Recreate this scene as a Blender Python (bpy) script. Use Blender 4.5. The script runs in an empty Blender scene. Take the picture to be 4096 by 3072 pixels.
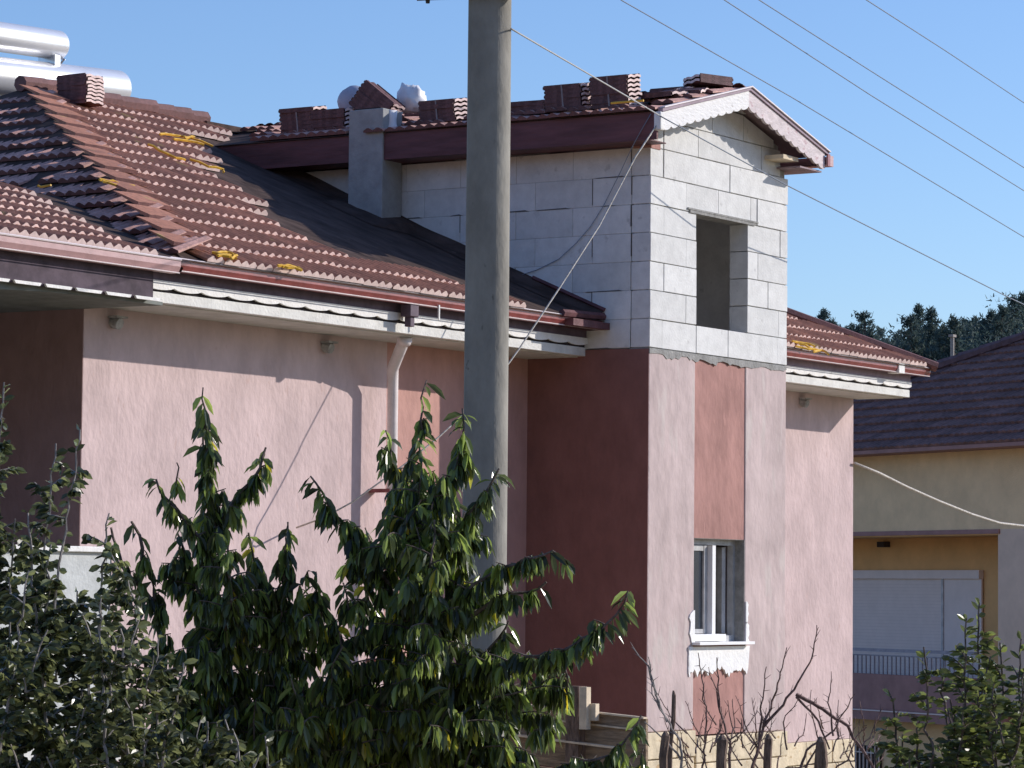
import bpy, bmesh, math, random
from mathutils import Vector, Matrix, noise
sc = bpy.context.scene
R = random.Random(7)
rad = math.radians

# ------------------------------------------------------------------ camera
F = 13078.0; YAW, PIT, ROL = .56616, .06308, .00962
def cammat():
    c, s = math.cos(YAW), math.sin(YAW)
    W = Matrix(((s, -c, 0), (c, s, 0), (0, 0, 1)))
    cp, sp = math.cos(PIT), math.sin(PIT)
    P = Matrix(((1, 0, 0), (0, cp, sp), (0, -sp, cp)))
    cr, sr = math.cos(ROL), math.sin(ROL)
    Q = Matrix(((cr, 0, sr), (0, 1, 0), (-sr, 0, cr)))
    return Q @ P @ W
M = cammat(); MT = M.transposed()
CAM = Vector((-24.714, -14.289, 2.3))
cd = bpy.data.cameras.new('camera'); cam = bpy.data.objects.new('camera', cd)
sc.collection.objects.link(cam); sc.camera = cam
m3 = Matrix((M[0], M[2], -M[1])).transposed()
cam.matrix_world = Matrix.Translation(CAM) @ m3.to_4x4()
cd.sensor_width = 36; cd.lens = 36 * F / 4096; cd.clip_start = .1; cd.clip_end = 3000
K = 4096 / 2212
def ray(x, y):                       # x, y in a 2212 x 1659 picture
    return MT @ Vector(((x * K - 2048) / F, 1, -(y * K - 1536) / F))
def at(x, y, d): return CAM + ray(x, y) * d                     # d metres in front of the camera
def onp(x, y, ax, v):
    r = ray(x, y); return CAM + r * ((v - CAM[ax]) / r[ax])

# ------------------------------------------------------------------ light
SUN_EL = 23.7; SX, SY = .75, -.66
az = math.atan2(SX, SY)
w = bpy.data.worlds.new('World'); sc.world = w; w.use_nodes = True
nt = w.node_tree; bg = nt.nodes['Background']
sky = nt.nodes.new('ShaderNodeTexSky'); sky.sky_type = 'NISHITA'; sky.sun_disc = False
sky.sun_elevation = rad(SUN_EL); sky.sun_rotation = az
sky.air_density = 1.0; sky.dust_density = .6; sky.ozone_density = 2.2; sky.altitude = 300
tint = nt.nodes.new('ShaderNodeMix'); tint.data_type = 'RGBA'; tint.blend_type = 'MULTIPLY'; tint.inputs[0].default_value = 1
tint.inputs[7].default_value = (.93, 1.09, 1.40, 1)
nt.links.new(sky.outputs[0], tint.inputs[6]); nt.links.new(tint.outputs[2], bg.inputs[0]); bg.inputs[1].default_value = .11
sl = bpy.data.lights.new('sun', 'SUN'); sl.energy = 3.7; sl.angle = rad(.5); sl.color = (1, .925, .85)
so = bpy.data.objects.new('sun', sl); sc.collection.objects.link(so)
sd = Vector((SX, SY, 0)).normalized() * math.cos(rad(SUN_EL)) + Vector((0, 0, math.sin(rad(SUN_EL))))
so.rotation_euler = sd.to_track_quat('Z', 'Y').to_euler(); so.location = (10, -20, 20)
sc.view_settings.view_transform = 'Standard'; sc.view_settings.look = 'None'
sc.view_settings.exposure = .15; sc.view_settings.gamma = 1
sc.cycles.max_bounces = 6; sc.cycles.transparent_max_bounces = 6

# ------------------------------------------------------------------ materials
def mat(name, col, rough=.8, var=.12, vscale=6, bump=0, bscale=40, stretch=(1, 1, 1), spec=.3,
        col2=None, metal=0, isl=0, bdist=.02, spots=None):
    m = bpy.data.materials.new(name); m.use_nodes = True; t = m.node_tree; N = t.nodes; L = t.links
    b = N['Principled BSDF']; b.inputs['Roughness'].default_value = rough
    b.inputs['Specular IOR Level'].default_value = spec; b.inputs['Metallic'].default_value = metal
    tc = N.new('ShaderNodeTexCoord'); mp = N.new('ShaderNodeMapping'); mp.inputs['Scale'].default_value = stretch
    L.new(tc.outputs['Object'], mp.inputs[0])
    n1 = N.new('ShaderNodeTexNoise'); n1.inputs['Scale'].default_value = vscale; n1.inputs['Detail'].default_value = 6
    n1.inputs['Roughness'].default_value = .65
    L.new(mp.outputs[0], n1.inputs[0])
    mx = N.new('ShaderNodeMix'); mx.data_type = 'RGBA'
    rp = N.new('ShaderNodeValToRGB'); rp.color_ramp.elements[0].position = .35; rp.color_ramp.elements[1].position = .68
    L.new(n1.outputs[0], rp.inputs[0]); L.new(rp.outputs[0], mx.inputs[0])
    c2 = col2 or [c * (1 - 2 * var) for c in col]
    mx.inputs[6].default_value = (*c2, 1); mx.inputs[7].default_value = (*[min(1, c * (1 + var)) for c in col], 1)
    out = mx.outputs[2]
    if isl:
        g = N.new('ShaderNodeNewGeometry'); hs = N.new('ShaderNodeHueSaturation')
        mr = N.new('ShaderNodeMapRange'); mr.inputs[3].default_value = 1 - isl; mr.inputs[4].default_value = 1 + isl
        L.new(g.outputs['Random Per Island'], mr.inputs[0]); L.new(mr.outputs[0], hs.inputs['Value'])
        L.new(out, hs.inputs['Color']); out = hs.outputs[0]
    if spots:
        sc_, thr, scol, sst = spots
        mp2 = N.new('ShaderNodeMapping'); mp2.inputs['Scale'].default_value = sst; L.new(tc.outputs['Object'], mp2.inputs[0])
        n3 = N.new('ShaderNodeTexNoise'); n3.inputs['Scale'].default_value = sc_; n3.inputs['Detail'].default_value = 5
        L.new(mp2.outputs[0], n3.inputs[0])
        r3 = N.new('ShaderNodeMapRange'); r3.inputs[1].default_value = thr; r3.inputs[2].default_value = thr + .07
        L.new(n3.outputs[0], r3.inputs[0])
        m3_ = N.new('ShaderNodeMix'); m3_.data_type = 'RGBA'; L.new(r3.outputs[0], m3_.inputs[0])
        L.new(out, m3_.inputs[6]); m3_.inputs[7].default_value = (*scol, 1); out = m3_.outputs[2]
    L.new(out, b.inputs['Base Color'])
    if bump:
        n2 = N.new('ShaderNodeTexNoise'); n2.inputs['Scale'].default_value = bscale; n2.inputs['Detail'].default_value = 4
        L.new(mp.outputs[0], n2.inputs[0])
        bp = N.new('ShaderNodeBump'); bp.inputs['Strength'].default_value = bump; bp.inputs['Distance'].default_value = bdist
        L.new(n2.outputs[0], bp.inputs['Height']); L.new(bp.outputs[0], b.inputs['Normal'])
    return m
def leafmat(name, a, b_, c_, rough=.38, trans=.35, yellow=None):
    m = bpy.data.materials.new(name); m.use_nodes = True; t = m.node_tree; N = t.nodes; L = t.links
    b = N['Principled BSDF']; b.inputs['Roughness'].default_value = rough; b.inputs['Specular IOR Level'].default_value = .5
    g = N.new('ShaderNodeNewGeometry'); r = N.new('ShaderNodeValToRGB'); e = r.color_ramp.elements
    e[0].color = (*a, 1); e[1].color = (*(yellow or c_), 1); e[1].position = 1
    x = e.new(.45); x.color = (*b_, 1); x = e.new(.9); x.color = (*c_, 1)
    if yellow: x = e.new(.975); x.color = (*c_, 1)
    L.new(g.outputs['Random Per Island'], r.inputs[0]); L.new(r.outputs[0], b.inputs['Base Color'])
    tr = N.new('ShaderNodeBsdfTranslucent'); hs = N.new('ShaderNodeHueSaturation'); hs.inputs['Value'].default_value = 2.6
    hs.inputs['Saturation'].default_value = 1.0
    L.new(r.outputs[0], hs.inputs['Color']); L.new(hs.outputs[0], tr.inputs[0])
    mxs = N.new('ShaderNodeMixShader'); mxs.inputs[0].default_value = trans
    L.new(b.outputs[0], mxs.inputs[1]); L.new(tr.outputs[0], mxs.inputs[2]); L.new(mxs.outputs[0], N['Material Output'].inputs[0])
    return m
ST = (1.35, 1.35, .8)
PINK = mat('pink_stucco', (.61, .475, .465), .9, .08, 2.2, .35, 13, ST, .15, bdist=.03, spots=(9, .66, (.54, .40, .38), (2, 2, .9)))
TPINK = mat('weathered_pink_stucco', (.57, .46, .445), .9, .10, 2.0, .45, 7, ST, .15, bdist=.03, spots=(2.4, .56, (.56, .48, .455), (2.2, 2.2, .6)))
REDP = mat('red_stucco_strip', (.44, .245, .215), .9, .12, 2.0, .45, 7, ST, .15, bdist=.03, spots=(7, .63, (.45, .25, .22), (2, 2, .8)))
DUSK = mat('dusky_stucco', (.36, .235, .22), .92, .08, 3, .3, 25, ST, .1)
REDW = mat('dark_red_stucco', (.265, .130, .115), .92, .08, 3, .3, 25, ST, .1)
REDL = mat('red_stucco', (.54, .315, .275), .9, .07, 3, .4, 12, ST, .1)
BLOCK = mat('aerated_block', (.72, .72, .705), .92, .06, 7, .45, 45, (1, 1, 1), .1, isl=.06, bdist=.008, spots=(8, .64, (.55, .55, .54), (1, 1, 1)))
GAP = mat('open_joint', (.16, .155, .15), .95)
SMORT = mat('pale_joint', (.45, .45, .44), .95, .06, 9)
MORT = mat('mortar', (.42, .42, .41), .95, .2, 14, .4, 60)
CEM = mat('grey_cement', (.33, .325, .31), .95, .16, 9, .4, 50)
CHIM = mat('chimney_plaster', (.36, .37, .37), .92, .08, 8, .3, 30)
WHITE = mat('white_paint', (.84, .83, .80), .75, .05, 12, .3, 50, spots=(14, .67, (.60, .59, .56), (1, 1, 1)))
SLAB = mat('slab_edge_white', (.74, .735, .70), .85, .07, 6, .4, 40, spots=(26, .66, (.50, .49, .46), (1, 1, 1)))
SOFF = mat('soffit_underside', (.60, .60, .56), .9, .08, 6)
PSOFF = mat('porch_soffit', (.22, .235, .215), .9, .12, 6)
PUR = mat('mauve_painted_board', (.36, .28, .33), .7, .10, 8)
DPUR = mat('dark_shaded_mauve', (.15, .11, .14), .7, .15, 8)  # mauve darkened to paint gutter shadow on the left fascia; also the outlet
DBRD = mat('maroon_board', (.155, .062, .068), .6, .2, 9, .3, 30, (1, .15, 1))
DORSOF = mat('soffit_board', (.30, .22, .24), .7, .1, 8)
GUT = mat('maroon_gutter', (.30, .075, .07), .32, .15, 7, .1, 20, (1, 1, 1), .6)
GUT2 = mat('pinkish_gutter', (.50, .30, .295), .45, .08, 7, .1, 20, (1, 1, 1), .5)  # lighter, pinker tone than the main gutter
RIM = mat('gutter_rim_glint', (.80, .70, .69), .35, .05, 7, 0, 20, (1, 1, 1), .6)  # pale rim colour paints the sky glint along the gutter edges
TILEB = mat('tile_butt_sunlit', (.84, .65, .60), .8, .08, 30, isl=.12)  # pale butts and stack ends, painted sunlit against the darker tops
HTILE = mat('sunlit_terracotta_tile', (.62, .36, .30), .7, .15, 22, .25, 90, isl=.14)  # paler tops put the sun streaks of hip and dormer into the colour
STKT = mat('shaded_stacked_tile', (.19, .10, .10), .7, .2, 22, .25, 90, isl=.15)  # dark tone paints the shaded sides of the stacks
TILE = mat('terracotta_tile', (.46, .205, .125), .62, .15, 22, .25, 90, isl=.17, spec=.35, spots=(3.2, .66, (.52, .36, .13), (1, 1, 1)))
TILED = mat('brown_clay_tile', (.20, .095, .088), .65, .13, 22, .25, 90, isl=.14, spec=.35)  # brown ridge and cap tiles; on hip and dormer butts it paints shade
MEMB = mat('bitumen_membrane', (.095, .066, .058), .9, .22, 5, .6, 9, (1, .4, 1), .12, bdist=.03, spots=(10, .66, (.14, .105, .09), (1, .5, 1)))
YEL = mat('yellow_strap', (.80, .48, .06), .5, .15, 20)
STRAP = mat('grey_strap', (.30, .27, .28), .5, .1, 20)
PVC = mat('white_window_frame', (.86, .86, .86), .4, .02, 5, spec=.5)
PVCG = mat('grey_window_frame', (.50, .50, .50), .5, .12, 9)  # grey tone for frame, sashes and shutter guide
DARK = mat('dark_interior', (.050, .040, .040), .95, .2, 3)
ROOM = mat('room_plaster', (.42, .37, .37), .95, .06, 2)
GLASS = mat('window_glass', (.03, .04, .055), .06, .1, 2, spec=1.0)
PATCH = mat('white_plaster_patch', (.87, .87, .86), .85, .04, 9, .6, 30, bdist=.01)
STONE = mat('cream_stone', (.72, .61, .43), .85, .12, 5, .7, 12, spots=(8, .62, (.50, .36, .20), (1, 1, 2)), bdist=.02)
POLE = mat('pole_concrete', (.315, .30, .265), .92, .12, 5, .5, 26, (1, 1, .5), .15, bdist=.01, spots=(22, .68, (.16, .15, .13), (1, 1, .5)))
STEEL = mat('steel', (.60, .61, .63), .3, .06, 4, metal=.9)
TANK = mat('tank_sheet', (.88, .88, .90), .26, .03, 3, metal=.45, spec=.9)
CONB = mat('white_grey_plaster', (.55, .57, .56), .9, .10, 3, .3, 30)
WIREM = mat('grey_cable', (.46, .46, .45), .6, .1, 30)
WIRED = mat('dark_cable', (.24, .28, .35), .6, .1, 30)
ROPE = mat('pale_twisted_cable', (.62, .58, .52), .7, .2, 40)
WOOD = mat('formwork_wood', (.36, .265, .18), .85, .22, 6, .5, 30, (1, 1, 9))
WOODB = mat('pale_wood', (.72, .60, .44), .85, .12, 9)
STK = mat('weathered_stake', (.22, .155, .12), .9, .3, 9, .7, 24, (4, 4, 1))
BARK = mat('bark', (.17, .135, .115), .9, .3, 30, .5, 60)
TWIG = mat('bare_twig', (.21, .135, .12), .85, .3, 30)
GREYT = mat('grey_twig', (.34, .31, .29), .85, .2, 30)
NTAN = mat('tan_render', (.84, .60, .35), .92, .06, 2, .3, 40)
NORG = mat('ochre_render', (.72, .42, .18), .92, .06, 2)
NGREY = mat('grey_beige_render', (.74, .55, .42), .92, .06, 2)
NROOF = mat('dark_roof_tile', (.23, .115, .095), .75, .2, 10, .3, 60, isl=.2)
NSHUT = mat('grey_shutter', (.74, .63, .58), .6, .03, 3)
NRAIL = mat('painted_rail', (.33, .31, .35), .6, .1, 9)
NSLAB = mat('maroon_parapet', (.36, .20, .18), .85, .08, 4)
GRASS = mat('pale_bounce_ground', (.34, .265, .165), .95, .25, 1.5, .5, 8, col2=(.21, .18, .10))  # ground tone lightened to bounce warm light into the shaded walls
HILL = mat('hill_scrub', (.045, .060, .045), .95, .3, .05)
PINE = leafmat('hazy_pine_needles', (.042, .066, .066), (.058, .088, .082), (.085, .115, .09), .9, .15)  # bluish tones put distance haze into the needle colour
CHER = leafmat('cherry_leaf', (.028, .036, .019), (.078, .100, .038), (.23, .30, .07), .24, .36, (.55, .42, .02))
APPL = leafmat('apple_leaf', (.026, .034, .017), (.065, .078, .038), (.20, .22, .09), .26, .28)
LAUR = leafmat('laurel_leaf', (.040, .052, .020), (.085, .10, .035), (.17, .20, .05), .30, .30)

# ------------------------------------------------------------------ mesh helpers
class MB:
    def __init__(s): s.v = []; s.f = []; s.mi = []; s.cur = 0
    def face(s, pts):
        b = len(s.v); s.v += [tuple(p) for p in pts]; s.f.append(tuple(range(b, b + len(pts)))); s.mi.append(s.cur)
    def add(s, vs, fs):
        b = len(s.v); s.v += [tuple(p) for p in vs]
        for f in fs: s.f.append(tuple(b + i for i in f)); s.mi.append(s.cur)
    def box(s, a, b, rot=None):
        x0, y0, z0 = a; x1, y1, z1 = b
        vs = [Vector(p) for p in ((x0, y0, z0), (x1, y0, z0), (x1, y1, z0), (x0, y1, z0), (x0, y0, z1), (x1, y0, z1), (x1, y1, z1), (x0, y1, z1))]
        if rot: vs = [rot @ v for v in vs]
        s.add(vs, [(0, 3, 2, 1), (4, 5, 6, 7), (0, 1, 5, 4), (1, 2, 6, 5), (2, 3, 7, 6), (3, 0, 4, 7)])
        return s
    def hexa(s, vs): s.add(vs, [(0, 3, 2, 1), (4, 5, 6, 7), (0, 1, 5, 4), (1, 2, 6, 5), (2, 3, 7, 6), (3, 0, 4, 7)]); return s
    def prism(s, poly, ext):                     # poly: list of points, ext: vector
        n = len(poly); ext = Vector(ext); a = [Vector(p) for p in poly]; b = [p + ext for p in a]
        s.add(a + b, [tuple(range(n))[::-1], tuple(range(n, 2 * n))] + [(i, (i + 1) % n, n + (i + 1) % n, n + i) for i in range(n)])
        return s
    def tube(s, pts, r, k=6, cap=True):
        pts = [Vector(p) for p in pts]; n = len(pts)
        rs = r if isinstance(r, (list, tuple)) else [r] * n
        vs = []; fs = []; ref = Vector((.31, .17, .93))
        for i, p in enumerate(pts):
            d = (pts[min(i + 1, n - 1)] - pts[max(i - 1, 0)]).normalized()
            a = d.cross(ref); a = a.normalized() if a.length > .05 else d.orthogonal().normalized(); b = d.cross(a)
            for j in range(k):
                t = 2 * math.pi * j / k; vs.append(p + a * math.cos(t) * rs[i] + b * math.sin(t) * rs[i])
        for i in range(n - 1):
            for j in range(k): fs.append((i * k + j, i * k + (j + 1) % k, (i + 1) * k + (j + 1) % k, (i + 1) * k + j))
        if cap: fs += [tuple(range(k))[::-1], tuple((n - 1) * k + j for j in range(k))]
        s.add(vs, fs); return s
    def build(s, name, m, parent=None, bevel=0, smooth=False):
        me = bpy.data.meshes.new(name); me.from_pydata(s.v, [], s.f)
        for x in (m if isinstance(m, list) else [m]): me.materials.append(x)
        if isinstance(m, list): me.polygons.foreach_set('material_index', s.mi)
        if smooth: me.polygons.foreach_set('use_smooth', [True] * len(me.polygons))
        me.update()
        o = bpy.data.objects.new(name, me); sc.collection.objects.link(o)
        if parent: o.parent = parent; o.matrix_parent_inverse = parent.matrix_world.inverted() if False else Matrix.Translation(-parent.location)
        if bevel:
            bm = bmesh.new(); bm.from_mesh(me); bmesh.ops.remove_doubles(bm, verts=bm.verts, dist=1e-5)
            bmesh.ops.recalc_face_normals(bm, faces=bm.faces)
            bm.to_mesh(me); bm.free()
            md = o.modifiers.new('bevel', 'BEVEL'); md.width = bevel; md.segments = 2; md.limit_method = 'ANGLE'
        return o
def tag(o, label=None, cat=None, group=None, kind=None):
    if label: o['label'] = label
    if cat: o['category'] = cat
    if group: o['group'] = group
    if kind: o['kind'] = kind
    return o
def thing(name, label, cat, loc=(0, 0, 0), group=None):
    o = bpy.data.objects.new(name, None); o.location = loc; sc.collection.objects.link(o); o.empty_display_size = .2
    return tag(o, label, cat, group)
def cat_curve(a, b, sag, n=24):
    a, b = Vector(a), Vector(b)
    return [a.lerp(b, i / n) - Vector((0, 0, sag * 4 * (i / n) * (1 - i / n))) for i in range(n + 1)]
def smooth(x): x = max(0, min(1, x)); return x * x * (3 - 2 * x)

# ------------------------------------------------------------------ ground, hill
def gh(x, y):
    h = .55 * smooth((-x - 8) / 12) * smooth(1.2 - abs(y + 8) / 40)
    h -= 2.6 * smooth((x - 7.5) / 10)
    e = ((x + 24.7) * .844 + (y + 14.3) * .536)                # metres ahead of the camera
    r = ((x + 24.7) * .536 - (y + 14.3) * .844)                # metres to its right
    if e > 90:
        t = r / e
        top = 1.5 + 14.5 * smooth((t + .01) / .19) 
        h += (top + 2.2) * smooth((e - 120) / 110)
        if e > 260: h -= 6 * smooth((e - 260) / 200)
    if e < -30:  # unseen hill added behind the camera to block sky light on shaded faces
        h += 40 * smooth((-30 - e) / 110) * (1 + .12 * noise.noise(Vector((x * .02, y * .02, 4))))
    h += .12 * noise.noise(Vector((x * .15, y * .15, 0)))
    return h
def grid(name, m, xs, ys):
    mb = MB(); nx, ny = len(xs), len(ys)
    vs = [(x, y, gh(x, y)) for y in ys for x in xs]
    mb.add(vs, [(j * nx + i, j * nx + i + 1, (j + 1) * nx + i + 1, (j + 1) * nx + i) for j in range(ny - 1) for i in range(nx - 1)])
    return tag(mb.build(name, m, smooth=True), kind='structure')
def steps(a, b, near, far, c):
    out = []; x = a
    while x < b: out.append(x); x += near if abs(x - c) < 60 else far
    out.append(b); return out
grid('ground', GRASS, steps(-330, 900, 2.5, 14, 0), steps(-420, 700, 2.5, 14, 0))

# ------------------------------------------------------------------ roof tile builder
def tilegeo(mb, P, U, V, N, wd, ln, nw=2, amp=.030, th=.020, lift=.028, seg=5, prof=.75, butt=True):
    """one pan tile: P lower-left corner, U across, V up-slope, N normal"""
    k = nw * seg; lo = []; hi = []; lob = []
    for i in range(k + 1):
        t = i / k; ph = (t * nw) % 1 if i < k else 1
        wv = amp * (math.sin(math.pi * ph) ** 2) ** prof
        u = P + U * (wd * t)
        lo.append(u + N * (lift + wv)); hi.append(u + V * ln + N * (.006 + wv)); lob.append(u + N * (lift - th))
    n = k + 1
    vs = lo + hi + lob; fs = []
    for i in range(k):
        fs.append((i, i + 1, n + i + 1, n + i)); fs.append((2 * n + i, 2 * n + i + 1, i + 1, i))
    hb0 = P + V * ln; hb1 = P + U * wd + V * ln
    vs += [hb0, hb1]
    fs += [(2 * n, 0, n, 3 * n), (3 * n - 1, 3 * n + 1, 2 * n - 1, n - 1)]
    mb.add(vs, fs)
    if butt:
        for i in range(k): mb.mi[len(mb.mi) - len(fs) + 2 * i + 1] = 1
SL = .434
VM = Vector((0, 1, SL)).normalized(); NM = Vector((0, -SL, 1)).normalized(); UX = Vector((1, 0, 0)); UY = Vector((0, 1, 0))
def zmain(y): return 4.70 + SL * (y - .5)

# ================================================================== THE HOUSE
house = thing('pink_house', 'pink stuccoed house with terracotta tiled roof and an unfinished white block dormer tower', 'house', (0, 1.25, 0))
def part(name, mb, m, parent=house, **k):
    """children are meshes in world coordinates; keep the parent's offset out"""
    o = mb.build(name, m, None, **k); o.parent = parent; 
    off = Vector(parent.location)
    if parent.parent: off = off + Vector(parent.parent.location)
    o.matrix_parent_inverse = Matrix.Translation(-off); return o
def child(name, mb, m, parent, **k):       # sub-part of a mesh part (whose own origin is the world origin)
    o = mb.build(name, m, None, **k); o.parent = parent; return o
WY = 1.25
# ---- lower walls
wl = part('front_wall', MB().box((-6.15, WY, -.2), (-2.22, WY + .25, 4.42)), PINK)
part('red_wall_panel', MB().box((-2.22, WY, -.2), (0, WY + .25, 4.42)), REDL)
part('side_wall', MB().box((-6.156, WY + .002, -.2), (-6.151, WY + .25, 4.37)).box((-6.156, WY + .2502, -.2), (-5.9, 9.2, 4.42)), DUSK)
part('right_front_wall', MB().box((2.6, WY, .78), (6.5, WY + .25, 4.42)), PINK)
part('right_end_wall', MB().box((6.25, WY + .25, -.6), (6.5, 9.2, 4.42)), PINK)
part('back_wall', MB().box((-5.9, 8.95, -.6), (6.25, 9.2, 4.42)), PINK)
# ---- tower lower storey: stucco pillars, red strip, opening for the lower window
WX0, WX1, WZ0, WZ1 = .83, 1.79, 1.85, 2.785
PZ = 1.08
mb = MB(); mb.box((0.0, 0, PZ), (WX0, .22, 4.40)); mb.box((1.78, 0, PZ - .06), (2.58, .22, 4.40)); 
part('stucco_pillar', mb, TPINK, bevel=.012)
mb = MB(); mb.box((WX0, .012, WZ1), (1.78, .22, 4.40)); part('red_strip', mb, REDP); mb = MB(); mb.box((WX0, .012, PZ - .05), (1.78, .22, WZ0)); part('red_strip', mb, REDP)
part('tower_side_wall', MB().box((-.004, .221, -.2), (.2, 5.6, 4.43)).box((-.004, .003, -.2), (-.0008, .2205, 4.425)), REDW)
part('tower_right_wall', MB().box((2.38, .22, -.6), (2.577, 5.6, 4.43)), TPINK)
# plinth of stone courses
mb = MB(); x = -.03; rr = random.Random(3)
def stones(mb, x0, x1, y, ztop, rr, n=4, dz=.24):
    for k in range(n):
        x = x0 - rr.random() * .2
        while x < x1:
            l = rr.uniform(.38, .75); a = max(x, x0); b = min(x + l, x1)
            if b - a > .05: mb.box((a + .006, y - rr.uniform(.0, .008), ztop - dz * (k + 1) + .006), (b - .006, y + .12, ztop - dz * k - .004))
            x += l
stones(mb, -.03, .84, .0 - .02, PZ, rr); stones(mb, .84, 2.6, -.02, PZ - .06, rr); 
part('stone_plinth', mb, STONE, bevel=.008)
mb = MB(); stones(mb, 2.6, 6.52, WY - .02, .78, rr, 6); part('stone_plinth', mb, STONE, bevel=.008)
part('plinth_mortar', MB().box((0, .03, -.4), (2.58, .21, PZ - .065)).box((2.6, WY + .03, -.9), (6.5, WY + .24, .775)).box((.02, .235, -.3), (.16, 1.2, .3)), STONE)
# cement smear under the blocks
mb = MB(); rr = random.Random(5)
mb.box((.002, -.004, 4.395), (2.575, .2, 4.432)); x = 0
pts = []; 
while x < 2.57:
    pts.append((x, -.006, 4.42)); x += rr.uniform(.03, .07)
low = [(p[0], -.006, 4.398 - .05 * max(0, noise.noise(Vector((p[0] * 4, 2, 0))) + .25) - rr.uniform(0, .03) * (1 if rr.random() < .25 else .2)) for p in pts]
mb.prism(pts + low[::-1], (0, .01, 0))
part('mortar_bed', mb, CEM)
# ---- block walls
def jit(r, a): return r.uniform(-a, a)
rb = random.Random(11)
mbf = MB(); G = .007
ZR = 4.437
def fblk(x0, x1, z0, z1, top=None):
    y = jit(rb, .004) - .002; gx = G * .6
    a, b, c, d = x0 + gx, x1 - gx, z0 + G * .6 + abs(jit(rb, .002)), z1 - G * .5
    if top is None: mbf.box((a, y, c), (b, y + .19, d))
    else:
        poly = [(a, y, c), (b, y, c)]
        zb, za = min(d, top(b)), min(d, top(a))
        if zb <= c + .01 and za <= c + .01: return
        poly.append((b, y, max(zb, c + .004)))
        if a < 1.29 < b: poly.append((1.29, y, min(d, top(1.29))))
        poly.append((a, y, max(za, c + .004)))
        mbf.prism(poly, (0, .19, 0))
XR = 2.59
rowsf = [
 [(0, .225), (.225, .84), (.84, 1.43), (1.43, 2.39), (2.39, XR)],
 [(0, .45), (.45, .64), (.64, WX0 + .01), (1.80, 2.2), (2.2, 2.42), (2.42, XR)],
 [(0, .24), (.24, WX0 + .01), (1.80, 2.36), (2.36, XR)],
 [(0, .64), (.64, WX0 + .01), (1.80, 2.0), (2.0, XR)],
 [(0, .245), (.245, WX0 + .01), (1.80, 2.44), (2.44, XR)],
]
# rows 0..4 then rows beside / above the opening
UZ0, UZ1 = 4.705, 5.715
rowsf = [
 [(0, .225), (.225, .84), (.84, 1.43), (1.43, 2.39), (2.39, XR)],
 [(0, .64), (.64, .835), (1.80, 2.42), (2.42, XR)],
 [(0, .245), (.245, .835), (1.80, 2.2), (2.2, XR)],
 [(0, .64), (.64, .835), (1.80, 2.0), (2.0, XR)],
 [(0, .245), (.245, .835), (1.80, 2.44), (2.44, XR)],
 [(0, .64), (.64, 1.24), (1.24, 1.86), (1.86, 1.98), (1.98, 2.49), (2.49, XR)],
 [(0, .23), (.23, .85), (.85, 1.45), (1.45, XR)],
 [(0, .23), (.23, .85), (.85, 1.45), (1.45, 2.06), (2.06, 2.44)],
 [(0, .5), (.5, 1.11), (1.11, 1.7), (1.7, 2.3)],
 [(.8, 1.4), (1.4, 1.9)],
]
gtop = lambda x: 6.80 - .262 * abs(x - 1.29)
for k, row in enumerate(rowsf):
    z0 = ZR + .2525 * k; z1 = z0 + .2525
    for a, b in row: fblk(a, b, z0, z1, gtop if k >= 7 else None)
bw = part('front_block_wall', mbf, BLOCK, bevel=.005)
mc = MB(); y0, y1 = .014, .17
mc.box((.01, y0, 4.435), (WX0 - .03, y1, 6.2)); mc.box((1.84, y0, 4.435), (XR - .012, y1, 6.2))
mc.box((WX0 - .03, y0, 4.435), (1.84, y1, 4.67)); mc.box((WX0 - .03, y0, UZ1 + .03), (1.84, y1, 6.2))
mc.prism([(.012, y0, 6.2), (2.42, y0, 6.2), (2.42, y0, gtop(2.42) - .01), (1.29, y0, gtop(1.29) - .01), (.012, y0, gtop(.012) - .01)], (0, .15, 0))
part('block_mortar', mc, MORT)
part('window_lintel', MB().box((.70, -.012, UZ1 - .022), (1.93, .17, UZ1 + .004)).box((.66, -.016, UZ1 + .004), (1.98, .0, UZ1 + .02)), CEM)
# side wall of blocks (faces the camera's left), running bond
mbs = MB(); gapm = MB(); rb = random.Random(21)
for k in range(7):
    z0 = ZR + .2525 * k; y = .02 + (.18 if k % 2 else .18 + .0); yy = [.195]
    offs = [.18, .58][k % 2] if k % 2 == 0 else .58
    y = offs + (0 if k % 2 else 0); ys = [.195]
    if k in (1, 3, 5): ys = [.19, .19 + .4]
    y = ys[-1]
    while y < 5.6: y += .6; ys.append(y)
    for a, b in zip(ys[:-1], ys[1:]):
        if b - a < .03: continue
        dx = jit(rb, .0015)
        g2 = .0022; gz = .0024
        if rb.random() < .8:
            l0 = a + rb.uniform(0, .3); l1 = min(b, l0 + rb.uniform(.12, .4)); hh = rb.uniform(.006, .013); gapm.hexa([Vector(p) for p in ((-.0045, l0, z0 - .001), (.01, l0, z0 - .001), (.01, l1, z0 - .001), (-.0045, l1, z0 - .001), (-.0045, l0 + .04, z0 + hh), (.01, l0 + .04, z0 + hh), (.01, l1 - .03, z0 + hh * .5), (-.0045, l1 - .03, z0 + hh * .5))])
        if rb.random() < .5: gapm.box((-.0045, a - .002, z0 + rb.uniform(0, .1)), (.01, a + .002, z0 + .25))
        mbs.box((dx, a + g2, z0 + gz), (dx + .18, b - g2, z0 + .2525 - .001))
part('side_block_wall', mbs, BLOCK, bevel=.004)
part('side_block_mortar', MB().box((.004, .2, 4.435), (.16, 5.6, 6.2)), SMORT); tag(part('open_joint', gapm, GAP), kind='stuff')
part('right_block_wall', MB().box((2.40, .195, 4.435), (2.585, 5.6, 6.18)), BLOCK)
part('corner_brick', MB().box((.004, -.006, 6.19), (.17, .18, 6.27)), REDP, bevel=.006)
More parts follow.
